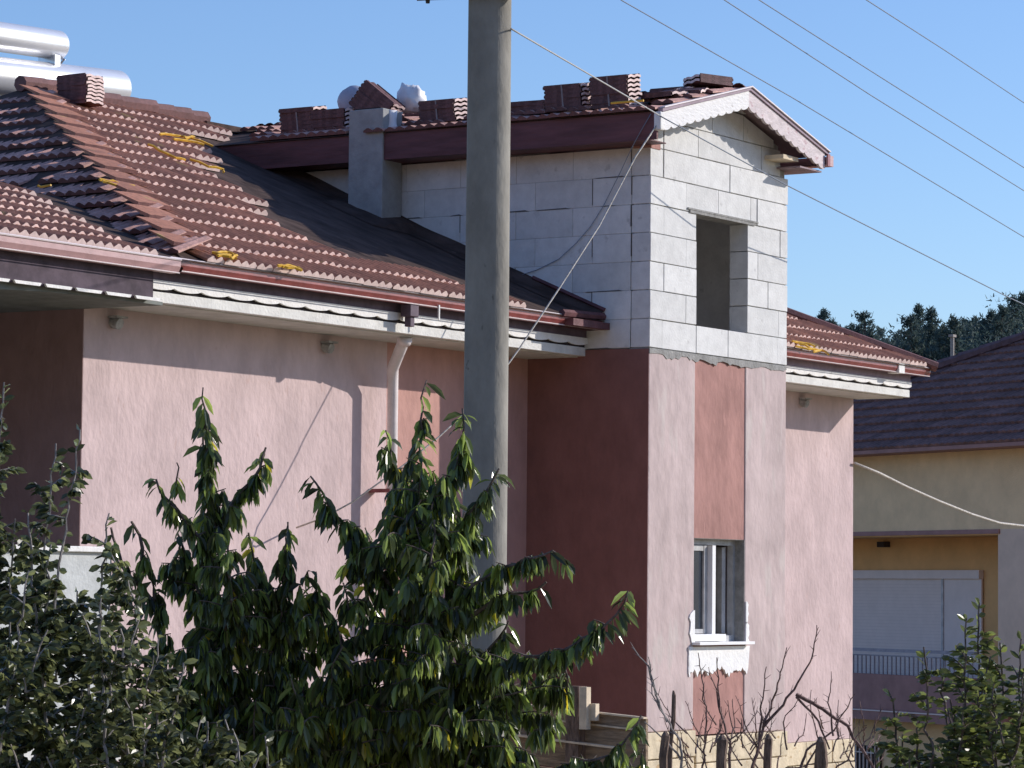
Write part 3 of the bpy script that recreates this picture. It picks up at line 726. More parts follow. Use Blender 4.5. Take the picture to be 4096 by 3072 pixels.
mb.add(vs, fs); o = mb.build('paper_bag', SACKW, smooth=True); o.location = (a.x, a.y, EZ + .01)
tag(o, 'white bag standing at the eave against the right side of the chimney', 'bag')
# yellow packing straps on the main roof
def roofp(x, y, h=.075):
    r = ray(x, y); n = Vector((0, -SL, 1)); d = (4.70 - SL * .5 + h); t = (d - n.dot(CAM)) / n.dot(r); return CAM + r * t
def straps(pls, label, seed):
    mb = MB(); rr = random.Random(seed)
    for pl in pls:
        P = [roofp(*p) for p in pl]
        P = [q for a_, b_ in zip(P[:-1], P[1:]) for q in (a_, a_.lerp(b_, .5) + Vector((jit(rr, .015), jit(rr, .015), abs(jit(rr, .015)))))] + [P[-1]]
        mb.tube(P, .012, 4)
    tag(mb.build('packing_strap', YEL), label, 'strap', 'yellow packing straps left on the roof')
straps([[(345, 290), (375, 292), (410, 298), (460, 316)], [(375, 300), (405, 304), (440, 312)], [(390, 294), (400, 300), (420, 296)]], 'yellow strap tangle on the upper tiles below the ridge', 1)
straps([[(320, 312), (345, 325), (380, 341), (400, 345)], [(410, 344), (450, 360), (483, 366), (483, 372)]], 'long yellow strap lying across the middle of the tiled slope', 2)
straps([[(215, 388), (235, 392), (255, 396)], [(222, 392), (250, 400), (290, 402)]], 'yellow strap at the hip on the left of the slope', 3)
straps([[(458, 545), (480, 552), (505, 558)], [(465, 548), (490, 545), (512, 552), (500, 560)], [(470, 552), (500, 552), (510, 558)]], 'yellow strap tangle on the lowest tile row left of centre', 4)
straps([[(600, 574), (620, 578), (650, 584)], [(610, 576), (640, 578), (652, 584)]], 'yellow strap on the lowest tile row further right', 5)
straps([[(1712, 737), (1735, 741), (1760, 748)], [(1720, 748), (1745, 754), (1770, 757)], [(1758, 760), (1775, 756), (1790, 766)], [(1725, 742), (1750, 752), (1765, 758)]], 'yellow strap tangle on the tiles right of the tower', 6)
pt = onp(1352, 226, 0, -.2); tag(MB().tube([(-.2, onp(1320, 230, 0, -.2).y, zd(-.2) + .10), (-.2, onp(1390, 221, 0, -.2).y, zd(-.2) + .10)], .011, 5).build('packing_strap', YEL), 'yellow strap under the tallest tile stack', 'strap', 'yellow packing straps left on the roof')
o = MB().tube([onp(82, 401, 0, -5.2) , onp(88, 404, 0, -5.2), onp(110, 400, 0, -5.2)], .010, 5).build('packing_strap', YEL); tag(o, 'yellow strap on the dark tiles at the far left', 'strap', 'yellow packing straps left on the roof')

# ================================================================== solar water heater
def cyl(mb, a, b, r, k=28, dome=.35):
    a, b = Vector(a), Vector(b); d = (b - a).normalized(); P = []; Rr = []
    for i in range(7):
        t = i / 6 * math.pi / 2; P.append(a + d * (r * dome * (1 - math.sin(t)) )); Rr.append(max(.004, r * math.sin(t)))
    P = [a - d * 0 + d * (r * dome * (1 - math.cos(math.pi / 2 * (i / 6)))) for i in range(7)]; Rr = [max(.004, r * math.sin(math.pi / 2 * (i / 6))) for i in range(7)]
    Q = [b - d * (r * dome * (1 - math.cos(math.pi / 2 * (i / 6)))) for i in range(6, -1, -1)]; S = [max(.004, r * math.sin(math.pi / 2 * (i / 6))) for i in range(6, -1, -1)]
    mb.tube(P + Q, Rr + S, k)
HY = 7.0
hs = thing('solar_water_heater', 'shiny two-tank solar water heater behind the ridge at the far left', 'water heater', (-.5, HY, 5.9))
m_ = MB(); cyl(m_, (-1.9, HY, 7.19), (1.24, HY, 7.40), .190); part('lower_tank', m_, TANK, hs, smooth=True)
m_ = MB(); cyl(m_, (-1.9, HY, 7.60), (.29, HY, 7.71), .148); part('upper_tank', m_, TANK, hs, smooth=True)
m_ = MB(); m_.box((.06, HY - .12, 7.44), (.14, HY + .10, 7.58)); m_.tube([(.20, HY - .05, 7.50), (.22, HY - .10, 7.55), (.20, HY - .02, 7.62)], .02, 6); part('tank_bracket', m_, STEEL, hs)
for x in (-1.2, .8):
    for y in (-.2, .2): part('stand_leg', MB().tube([(x, HY + y, zmain(5.44) - SL * (HY + y - 5.44) - .05), (x, HY + y * .6, 7.1)], .02, 6), STEEL, hs)

# ================================================================== concrete pole, cables
PD = 19.5
pb = at(1048, 1330, PD); ptp = at(1056, 0, PD)
px_ = (pb.x + ptp.x) / 2; py_ = (pb.y + ptp.y) / 2
pole = thing('concrete_pole', 'tall grey concrete utility pole standing in front of the tower side wall', 'utility pole', (px_, py_, gh(px_, py_)))
# camera-right direction in plan, for orienting the section like the photo's pole
cr_ = Vector((M[0][0], M[0][1], 0)).normalized(); cf_ = Vector((-cr_.y, cr_.x, 0))
mb = MB(); secs = []
hw = .5 * 96 * K / F * PD
for z, s_ in ((gh(px_, py_) - .6, 1.10), (2.3, 1.0), (7.2, .955), (9.6, .93)):
    sec_ = [(-.8, 1), (-.95, .93), (-1, .8), (-1, -.8), (-.96, -.95), (-.85, -1)] + [(.12 + .88 * math.sin(rad(a_)), -.12 - .88 * math.cos(rad(a_))) for a_ in range(0, 91, 6)] + [(1, .6), (.9, .9), (.6, 1)]
    ring = [Vector((px_, py_, z)) + cr_ * (hw * s_ * cx) + cf_ * (hw * s_ * cy) for cx, cy in sec_]
    secs.append(ring)
k = len(secs[0]); vs = [p for r_ in secs for p in r_]; fs = []
for i in range(len(secs) - 1):
    for j in range(k): fs.append((i * k + j, i * k + (j + 1) % k, (i + 1) * k + (j + 1) % k, (i + 1) * k + j))
fs.append(tuple(range(3 * k, 4 * k))); mb.add(vs, fs); part('shaft', mb, POLE, pole)
ca = at(900, 4, PD); cb = at(1100, -6, PD)
mb = MB(); u = Vector((0, 0, .09)); w2 = cf_ * .05
l = (ca - cb).normalized(); p0, p1 = cb - l * 1.0, ca + l * .0
p0 += Vector((0, 0, 0)); tip = Vector((0, 0, .05))
mb.hexa([p0 - w2, p1 - w2 + tip * .3, p1 + w2 + tip * .3, p0 + w2, p0 - w2 + u, p1 - w2 + u, p1 + w2 + u, p0 + w2 + u])
for off in (0.0, .5): 
    q = ca + (cb - ca) * (.12 + off * 0) if off == 0 else p0 + l * .2
    mb.tube([q + Vector((0, 0, -.012)), q + Vector((0, 0, .08))], [.012, .02], 6)
part('crossarm', mb, mat('dark_steel', (.10, .085, .085), .7, .2, 9), pole)
for f in (.05, .95):
    q = p0.lerp(p1, f) + u; mb = MB()
    mb.tube([q, q + Vector((0, 0, .05)), q + Vector((0, 0, .07)), q + Vector((0, 0, .12))], [.02, .045, .03, .04], 10)
    part('insulator', mb, mat('brown_porcelain', (.12, .05, .03), .2, .1, 5), pole)
corner = Vector((-.34, -.31, 6.40))
def cable(label, pts, r, m, group=None, name='overhead_cable'):
    return tag(MB().tube(pts, r, 5).build(name, m, smooth=True), label, 'cable', group)
GW = 'overhead wires crossing the sky'
A = at(1104, 62, PD)
def thru(pixs, ds, sag=.0, ext=0):
    P = [at(x, y, d) for (x, y), d in zip(pixs, ds)]; out = []
    for a_, b_ in zip(P[:-1], P[1:]): out += cat_curve(a_, b_, sag, 10)[:-1]
    out = out + [P[-1]]
    if ext:
        if ext > 1: out = [out[0] + (out[0] - out[6]).normalized() * 30] + out
        out = out + [out[-1] + (out[-1] - out[-7]).normalized() * 60]
    return out
cable('twisted service cable from the pole to the left corner of the gable', cat_curve(A, corner, .0), .0058, WIREM, GW)
cable('thin cable leaving the gable corner in front of the block wall to the far right', thru([(1425, 250), (1703, 402), (2176, 641), (2400, 745)], [28.0, 29.6, 34, 38], .0, 1), .0055, WIRED, GW)
for pts, lab, ds in ((([(1300, -28), (1345, 2), (1710, 210), (2212, 512), (2400, 620)]), 'lowest long overhead wire passing just above the gable', [30, 30.5, 34, 40, 43]),
                     (([(1520, -30), (1565, 0), (1880, 205), (2212, 412), (2400, 525)]), 'second overhead wire above the gable', [30, 30.5, 34, 39, 42]),
                     (([(1590, -32), (1640, 0), (1920, 178), (2212, 362), (2400, 478)]), 'third overhead wire, close beside the second', [30.5, 31, 34.5, 39.5, 42]),
                     (([(1820, -34), (1872, 0), (2040, 108), (2212, 222), (2400, 345)]), 'topmost overhead wire at the upper right corner', [31, 31.5, 35, 39, 42])):
    cable(lab, thru(pts, ds, .0, 2), .0055, WIRED, GW)
down = [corner, at(1372, 340, 28.1), at(1295, 487, 27.75), at(1210, 620, 27.33), at(1120, 756, 26.9), at(1098, 786, 26.82), at(1014, 883, 26.53), at(950, 942, 26.35), at(877, 1001, 26.17), at(760, 1085, 25.98), at(700, 1118, 25.95), at(640, 1140, 26.1)]
cable('pale cable running down from the gable corner behind the pole to the lower left', down, .0075, ROPE)
cable('thin dark cable sagging across the shaded block wall of the dormer', [onp(1406, 246, 0, -.325), onp(1386, 280, 0, -.325), onp(1366, 317, 0, -.325), onp(1340, 372, 0, -.03), onp(1303, 446, 0, -.012), onp(1275, 490, 0, -.012), onp(1245, 525, 0, -.012), onp(1207, 560, 0, -.012), onp(1160, 583, 0, -.012), onp(1113, 598, 0, -.012), onp(1060, 610, 0, -.012)], .0035, WIRED)
tag(MB().box((-.40, -.33, 6.28), (-.33, -.26, 6.44)).build('cable_bracket', WHITE, bevel=.01), 'white bracket holding the cables at the left corner of the gable', 'bracket')
rp_ = [(1846, 1000), (1900, 1022), (1960, 1052), (2030, 1083), (2100, 1111), (2160, 1130), (2212, 1136), (2300, 1135), (2420, 1120)]
cable('thick pale twisted cable sagging from the house corner across the neighbour house', [at(x, y, 34.65 + i * .7) for i, (x, y) in enumerate(rp_)] + [at(2700, 1040, 42), at(3400, 700, 45)], .014, ROPE)

# ================================================================== neighbour house
N0 = Vector((23.88, 9.85, 0)); NA = Vector((-.49, -.871, 0)).normalized(); NI = Vector((.871, -.49, 0)).normalized()   # along, inward
def npix(x, y, dep=0):
    r = ray(x, y); o = N0 + NI * dep; t = (o - CAM).dot(NI) / r.dot(NI); p = CAM + r * t; q = p - o
    return q.dot(NA), p.z
neigh = thing('tan_house', 'tan rendered house with a dark tiled hip roof behind the pink house on the right', 'house', (24.5, 7, -2.4))
def nb(s0, s1, z0, z1, d0, d1, mb=None):
    mb = mb or MB(); P = lambda s, d, z: N0 + NA * s + NI * d + Vector((0, 0, z))
    mb.hexa([P(s0, d0, z0), P(s1, d0, z0), P(s1, d1, z0), P(s0, d1, z0), P(s0, d0, z1), P(s1, d0, z1), P(s1, d1, z1), P(s0, d1, z1)]); return mb
ez = npix(2030, 971)[1]; lz = npix(2000, 1146)[1]; s155 = npix(2156, 1200)[0]; bz1 = npix(1930, 1455)[1]; bz0 = npix(1930, 1530)[1]; bz2 = npix(1930, 1553)[1]
sL, sR = -5.5, 9.0
part('upper_wall', nb(sL, sR, lz, ez - .02, 0, .3), NTAN, neigh)
part('right_wall', nb(s155, sR, bz0, lz, 0, .3), NGREY, neigh)
part('recess_wall', nb(sL, s155, bz0 - .1, lz, 1.2, 1.4), NORG, neigh)
part('recess_cheek', nb(s155 - .001, s155 + .15, bz0, lz, .3, 1.2), NORG, neigh)
part('lintel_band', nb(sL, s155 + .05, lz - .07, lz, -.03, 1.2), NSLAB, neigh)
part('recess_ceiling', nb(sL, s155 - .002, lz - .09, lz - .071, .0, 1.2), NORG, neigh)
part('balcony_apron', nb(sL, s155, bz0, bz1, -.5, -.35), NSLAB, neigh)
part('balcony_slab', nb(sL, s155 + .2, bz2, bz0 - .001, -.55, 1.2), NSLAB, neigh)
part('slab_trim', nb(sL, s155 + .2, bz0 - .03, bz0 - .012, -.57, -.551), NSHUT, neigh)
part('ground_floor_wall', nb(sL, sR, -3.2, bz2, .1, .4), NTAN, neigh)
part('side_and_back', nb(sL, sL + .3, -3.2, ez - .02, .4, 9).__class__().hexa([N0 + NA * sL + NI * .4 + Vector((0, 0, -3.2)), N0 + NA * (sL + .3) + NI * .4 + Vector((0, 0, -3.2)), N0 + NA * (sL + .3) + NI * 9 + Vector((0, 0, -3.2)), N0 + NA * sL + NI * 9 + Vector((0, 0, -3.2)), N0 + NA * sL + NI * .4 + Vector((0, 0, ez)), N0 + NA * (sL + .3) + NI * .4 + Vector((0, 0, ez)), N0 + NA * (sL + .3) + NI * 9 + Vector((0, 0, ez)), N0 + NA * sL + NI * 9 + Vector((0, 0, ez))]), NTAN, neigh)
part('right_end', nb(sR - .3, sR, -3.2, ez - .02, .4, 9), NTAN, neigh)
# shutters
a0, z1 = npix(1857, 1232, 1.15); a1, z0 = npix(2035, 1432, 1.15); a2, _ = npix(2120, 1300, 1.15)
sh = part('roller_shutter', nb(a0 - 1, a1, z0 - .7, z1 - .14, 1.16, 1.19), NSHUT, neigh)
mb = MB(); z = z0 - .7
while z < z1 - .15: nb(a0 - 1, a1 - .03, z, z + .008, 1.155, 1.16, mb); z += .055
child('shutter_slats', mb, mat('slat_line', (.66, .56, .52), .6, .03), sh)
child('shutter_box', nb(a0 - 1, a2, z1 - .14, z1, 1.10, 1.19), NSHUT, sh)
part('door_shutter', nb(a1 + .05, a2, z0 - .7, z1 - .141, 1.15, 1.18), NSHUT, neigh)
part('shutter_guide', nb(a1, a1 + .05, z0 - .7, z1 - .141, 1.13, 1.19), PVCG, neigh)
mb = MB(); rz1 = npix(1930, 1402, -.42)[1]; s0, s1 = npix(1855, 1402, -.42)[0] - 1, s155
nb(s0, s1, rz1 - .05, rz1, -.45, -.39, mb); nb(s0, s1, rz1 - .12, rz1 - .10, -.43, -.41, mb); s_ = s0
while s_ < s1: nb(s_, s_ + .018, bz1, rz1 - .1, -.43, -.41, mb); s_ += .12
part('balcony_rail', mb, NRAIL, neigh)
part('wall_lamp', nb(npix(1905, 1176, 1.1)[0] - .12, npix(1905, 1176, 1.1)[0] + .1, npix(1905, 1178, 1.1)[1] - .03, npix(1905, 1170, 1.1)[1], 1.08, 1.199), DARK, neigh)
g0, gz1 = npix(1835, 1607, .1); g1, gz0 = npix(1905, 1690, .1)
gw = part('barred_window', nb(g0, g1, gz0, gz1, .06, .099), DARK, neigh); mb = MB(); s_ = g0 + .05
while s_ < g1: nb(s_, s_ + .02, gz0, gz1, .03, .05, mb); s_ += .11
nb(g0, g1, gz1 - .12, gz1 - .1, .028, .052, mb); child('window_bars', mb, NSHUT, gw)
# roof: hip plane rising away from the eave; hip line goes up to the right
rt = random.Random(50); mb = MB()
KS = .48; E0 = -.55
VN = (NI + Vector((0, 0, KS))).normalized(); NN = (-NI * KS + Vector((0, 0, 1))).normalized()
def nroof(s, d): return N0 + NA * s + NI * d + Vector((0, 0, ez + KS * (d - E0)))
def nrp(x, y):
    r = ray(x, y); pt0 = nroof(0, E0); t = (pt0 - CAM).dot(NN) / r.dot(NN); q = CAM + r * t - N0; return q.dot(NA), q.dot(NI)
h0 = nrp(1943, 830); h1 = nrp(2212, 738)
hk = (h1[1] - h0[1]) / (h1[0] - h0[0]); dmax = 6.0
for j in range(int((dmax - E0) / .34)):
    d = E0 + .34 * j; sh_ = h0[0] + (d - h0[1]) / hk; s_ = max(sL - .5, sh_)
    while s_ < sR + .5:
        V = (NI + Vector((0, 0, KS - .03 + jit(rt, .012)))).normalized()
        tilegeo(mb, nroof(s_, d) + Vector((0, 0, .01)), NA, V, NN, .30, .38, nw=2, seg=3, amp=.022, th=.03, lift=.035); s_ += .302
part('tiled_roof', mb, [NROOF, NROOF], neigh)
sh0 = h0[0] + (E0 - h0[1]) / hk; shm = h0[0] + (dmax - h0[1]) / hk
mb = MB(); mb.face([nroof(sh0, E0), nroof(sR + .5, E0), nroof(sR + .5, dmax), nroof(shm, dmax)]); mb.face([nroof(sh0, E0), nroof(shm, dmax), N0 + NA * sh0 + NI * 12.5 + Vector((0, 0, ez))])
mb.face([nroof(shm, dmax), nroof(sR + .5, dmax), N0 + NA * (sR + .5) + NI * 12.5 + Vector((0, 0, ez)), N0 + NA * sh0 + NI * 12.5 + Vector((0, 0, ez))])
part('roof_base', mb, NROOF, neigh)
mb = MB(); a_ = nroof(sh0, E0) + Vector((0, 0, .08)); b_ = nroof(shm, dmax) + Vector((0, 0, .1)); nn = 26
for i in range(nn):
    p, q = a_.lerp(b_, i / nn), a_.lerp(b_, (i + 1.12) / nn); mb.tube([p, q], [.10, .075], 7)
part('hip_ridge', mb, mat('dusty_ridge_tile', (.18, .11, .115), .75, .15, 10), neigh)
part('roof_eave_board', nb(sh0 + .1, sR + .5, ez - .05, ez + .01, E0 - .01, 0), NSLAB, neigh)

# ================================================================== pines on the hill
def pine_mesh(seed, H, W):
    r = random.Random(seed); tr = MB(); tr.tube([(0, 0, -2), (jit(r, .1), jit(r, .1), H * .5), (0, 0, H * .97)], [.22, .14, .02], 6)
    cr = MB(); n = int(H * 11)
    for i in range(n):
        t = (i + r.random()) / n; z = H * (.06 + .92 * t); a = r.random() * 6.28
        L = W * (1 - t) ** .7 * r.uniform(.4, 1.25) * (1.3 if r.random() < .25 else 1) + .12
        tip = Vector((math.cos(a) * L, math.sin(a) * L, z + L * r.uniform(.25, .7))); b = Vector((0, 0, z))
        tr.tube([b, tip], [.035, .01], 3, False)
        m_ = max(3, int(L / .22))
        for q in range(m_):
            f = .3 + .7 * (q + r.random()) / m_; c = b.lerp(tip, f); s_ = r.uniform(.20, .40) * (1.15 - .4 * t)
            for _ in range(16):
                d = Vector((r.gauss(0, 1), r.gauss(0, 1), r.gauss(.9, .8))).normalized(); e = d.orthogonal().normalized() * s_ * .15
                e.rotate(Matrix.Rotation(r.random() * 6.28, 3, d)); c2 = c + Vector((r.gauss(0, 1), r.gauss(0, 1), r.gauss(0, 1))) * s_ * .42
                cr.face([c2 - e, c2 + e, c2 + d * s_ * .8 + e * .3, c2 + d * s_ * .8 - e * .3])
    return tr, cr
protos = []
for k, (H, W) in enumerate(((8.0, 1.7), (9.5, 1.5), (7.5, 2.2))):
    tr, cr = pine_mesh(60 + k, H, W); protos.append((tr, cr, H))
pm = [(bpy.data.meshes.new('pine_trunk'), bpy.data.meshes.new('pine_crown')) for _ in protos]
for (a_, b_), (tr, cr, H) in zip(pm, protos):
    a_.from_pydata(tr.v, [], tr.f); a_.materials.append(BARK); b_.from_pydata(cr.v, [], cr.f); b_.materials.append(PINE)
PIN = [(1713, 676, 0), (1778, 668, 1), (1800, 692, 0), (1868, 674, 2), (1840, 700, 0), (1900, 708, 2), (1985, 657, 1), (1968, 682, 2), (2010, 664, 1), (2040, 705, 0), (2062, 684, 0), (2085, 690, 2),
       (2108, 684, 1), (2140, 672, 0), (2165, 662, 2), (2192, 640, 1), (2210, 634, 0), (1935, 722, 2), (2125, 694, 2), (2180, 662, 2), (1730, 720, 2), (2030, 712, 2), (1750, 738, 2), (1820, 735, 0)]
WORDS = ['at the left end of the hilltop row, close to the block tower', 'with the tall point left of the right-hand roof', 'beside the tall pointed pine', 'broad crown over the end of the tiled roof', 'small, tucked between two larger pines', 'low, right of the broad-crowned pine',
         'tallest point in the middle of the row', 'ragged, just left of the tallest point', 'slim, just right of the tallest point', 'short, left of the thin lamp post', 'right above the thin lamp post', 'bushy, right of the lamp post', 'pointed, halfway to the right edge',
         'small tip left of the dark right-hand clump', 'broad, near the right edge', 'high point near the right edge', 'cut by the right edge of the view', 'low and dark above the dip in the row', 'behind the pointed one halfway right', 'in the dark clump at the right', 'low, behind the leftmost', 'low, behind the lamp post', 'low, over the ridge of the right roof', 'small, in the gap left of the broad crown']
rp2 = random.Random(90)
for i, ((x, y, k), wd_) in enumerate(zip(PIN, WORDS)):
    d = 190 + rp2.uniform(-12, 30); p = at(x, y, d); H = protos[k][2] * 1.0; s_ = rp2.uniform(.85, 1.05) * (.8 if y > 700 else 1)
    e = bpy.data.objects.new('pine_tree', None); sc.collection.objects.link(e); e.location = (p.x, p.y, p.z - H * s_); e.rotation_euler.z = rp2.random() * 6.28; e.scale = (s_, s_, s_)
    tag(e, 'hilltop pine, ' + wd_, 'tree', 'pine trees on the hill')
    for nm, me in (('trunk', pm[k][0]), ('crown', pm[k][1])):
        o = bpy.data.objects.new(nm, me); sc.collection.objects.link(o); o.parent = e
# far wood as one mass
cr = MB(); rf = random.Random(101)
for i in range(330):
    t = rf.random(); x = 1640 + 640 * t; ytop = 752 - 8 * math.sin(t * 9) - 78 * max(0, (t - .42)) / .58
    y = ytop + 22 + (rf.random() ** 1.0) * 150; d = 215 - (y - ytop) * .25 + rf.uniform(-5, 5); c = at(x, y, d); s_ = rf.uniform(1.1, 2.1)
    for _ in range(330):
        v = Vector((max(-1, min(1, rf.gauss(0, .5))), max(-1, min(1, rf.gauss(0, .5))), max(-1, min(1, rf.gauss(0, .6))))) * s_; dd = Vector((rf.gauss(0, 1), rf.gauss(0, 1), rf.gauss(.6, .8))).normalized(); e = dd.orthogonal().normalized() * .06; e.rotate(Matrix.Rotation(rf.random() * 6.28, 3, dd))
        q = c + v; L = rf.uniform(.18, .36); cr.face([q - e, q + e, q + dd * L + e * .3, q + dd * L - e * .3])
tag(cr.build('pine_wood', PINE), 'dark mass of pine wood covering the hillside below the single pines', 'wood', kind='stuff')
lp = at(2057, 780, 90); lt = at(2057, 728, 90)
lam = thing('lamp_post', 'thin pale lamp post in front of the pine hill', 'lamp post', (lp.x, lp.y, lp.z - 6))
part('post', MB().tube([(lp.x, lp.y, lp.z - 6), (lp.x, lp.y, lt.z)], .055, 6), GREYT, lam); part('lamp_head', MB().box((lp.x - .1, lp.y - .07, lt.z), (lp.x + .12, lp.y + .07, lt.z + .07)), GREYT, lam)

# ================================================================== vegetation
def leafgeo(mb, P, D, L, W, r, fold=.35, droop=.5, seg=3):
    """leaf from P along D, bending down, folded about its midrib"""
    D = D.normalized(); S = D.cross(Vector((0, 0, 1)))
    S = S.normalized() if S.length > .1 else Vector((r.gauss(0, 1), r.gauss(0, 1), 0)).normalized()
    S.rotate(Matrix.Rotation(r.uniform(-1.9, 1.9), 3, D)); Nn = S.cross(D)
    rows = []; p = P.copy(); d = D.copy(); prof = {3: (0, .85, .9, 0), 4: (0, .7, 1, .68, 0)}[seg]
    for i in range(seg + 1):
        wv = W * .5 * prof[i]; rows.append((p - S * wv + Nn * wv * fold, p.copy(), p + S * wv + Nn * wv * fold))
        p = p + d * (L / seg); d = (d + Vector((0, 0, -droop / seg)) + Nn * jit(r, .12)).normalized()
    vs = [rows[0][1]]; 
    for a_, b_, c_ in rows[1:-1]: vs += [a_, b_, c_]
    vs.append(rows[-1][1]); fs = [(0, 1, 2), (0, 2, 3)]
    for i in range(seg - 2):
        o = 1 + 3 * i; fs += [(o, o + 3, o + 4, o + 1), (o + 1, o + 4, o + 5, o + 2)]
    o = 1 + 3 * (seg - 2); n = len(vs) - 1; fs += [(o, n, o + 1), (o + 1, n, o + 2)]
    mb.add(vs, fs)
def poly(pts, d0, seed, wob=.0, step=.05):
    r = random.Random(seed); P = [at(x, y, d0 + (z if z else 0)) for x, y, z in pts]; out = [P[0]]
    for a_, b_ in zip(P[:-1], P[1:]):
        n = max(1, int((b_ - a_).length / step))
        for i in range(1, n + 1): out.append(a_.lerp(b_, i / n) + Vector((r.gauss(0, 1), r.gauss(0, 1), r.gauss(0, 1))) * wob)
    return out
def foliage(tr, cr, pts, r, lat=(.10, .30), leaf=(.10, .032), every=.036, leafstep=.014, dens=1.0, down=.9, r0=.012, latup=.5, seg=3, droop=.7, per=4):
    n = len(pts); tot = sum((b - a).length for a, b in zip(pts[:-1], pts[1:]))
    tr.tube(pts, [r0 * (1 - .8 * i / n) + .0022 for i in range(n)], 5)
    acc = 0; run = 0
    for a_, b_ in zip(pts[:-1], pts[1:]):
        sgm = (b_ - a_).length; run += sgm; acc += sgm; f = run / tot; ax = (b_ - a_).normalized()
        k = int(sgm / leafstep * dens + r.random())
        if f > .9: k = int(k * .75 + r.random())
        for _ in range(k):
            p = a_.lerp(b_, r.random()); h = Vector((r.gauss(0, 1), r.gauss(0, 1), 0)).normalized()
            D = h * r.uniform(.3, .9) + Vector((0, 0, -down * r.uniform(.3, 1.1))) + ax * (.4 if f > .9 else 0)
            leafgeo(cr, p, D, leaf[0] * r.uniform(.6, 1.15), leaf[1] * r.uniform(.75, 1.15), r, seg=seg, droop=droop)
        if acc > every:
            acc = 0
            if r.random() < dens and f < .93:
                L = (lat[1] * (1 - f) + lat[0] * f) * r.uniform(.5, 1.15); h = Vector((r.gauss(0, 1), r.gauss(0, 1), 0)).normalized()
                q = [a_.copy()]; d = (h + Vector((0, 0, latup * r.uniform(.2, 1.2)))).normalized(); m_ = max(2, int(L / .04))
                for i in range(m_): q.append(q[-1] + d * (L / m_)); d = (d + Vector((0, 0, -.12))).normalized()
                tr.tube(q, [.0045 * (1 - .7 * i / m_) + .001 for i in range(len(q))], 4, False)
                for c_, e_ in zip(q[:-1], q[1:]):
                    for _ in range(per if dens > .5 else 2):
                        p = c_.lerp(e_, r.random()); h2 = Vector((r.gauss(0, 1), r.gauss(0, 1), 0)).normalized()
                        D = h2 * r.uniform(.15, .7) + h * .25 + Vector((0, 0, -down * r.uniform(.5, 1.2)))
                        leafgeo(cr, p, D, leaf[0] * r.uniform(.65, 1.15), leaf[1] * r.uniform(.75, 1.15), r, seg=seg, droop=droop)
def fill(x0, x1, y0, y1, n, seed, l=(80, 150), z=.5, **o):
    r = random.Random(seed); out = []
    for i in range(n):
        x = x0 + (x1 - x0) * ((i + r.random()) / n); y = r.uniform(y0, y1) + r.uniform(40, 90); L = r.uniform(*l); dx = r.uniform(-.45, .45) * L; zz = r.uniform(-z, z)
        out.append(([(x, y, zz), (x + dx * .5, y - L * .6, zz), (x + dx * 1.1, y - L, zz)], dict(free=1, r0=.0035, **o)))
    return out
def tree(name, label, cat, base, d0, shoots, m, bark, seed, tk=.03, group=None, **kw):
    r = random.Random(seed); b = at(base[0], base[1], d0); g = gh(b.x, b.y)
    t = thing(name, label, cat, (b.x, b.y, g), group); tr, cr = MB(), MB()
    fork = at(base[0], base[1], d0); tr.tube([(b.x, b.y, g - .1), (b.x + .03, b.y, (g + fork.z) / 2), fork], [tk * 1.4, tk * 1.1, tk * .8], 8)
    for i, s_ in enumerate(shoots):
        pts, ov = (s_, {}) if not isinstance(s_, tuple) else s_
        full = poly(pts, d0, seed + i, .006); k2 = dict(kw); k2.update(ov)
        if not k2.pop('free', 0): tr.tube([fork, full[0].lerp(fork, .5) + Vector((0, 0, -.03)), full[0]], [tk * .6, tk * .5, k2.get('r0', .012)], 6)
        foliage(tr, cr, full, r, **k2)
    part('trunk', tr, bark, t); part('crown', cr, m, t); return t
T = {'lat': (.05, .12)}
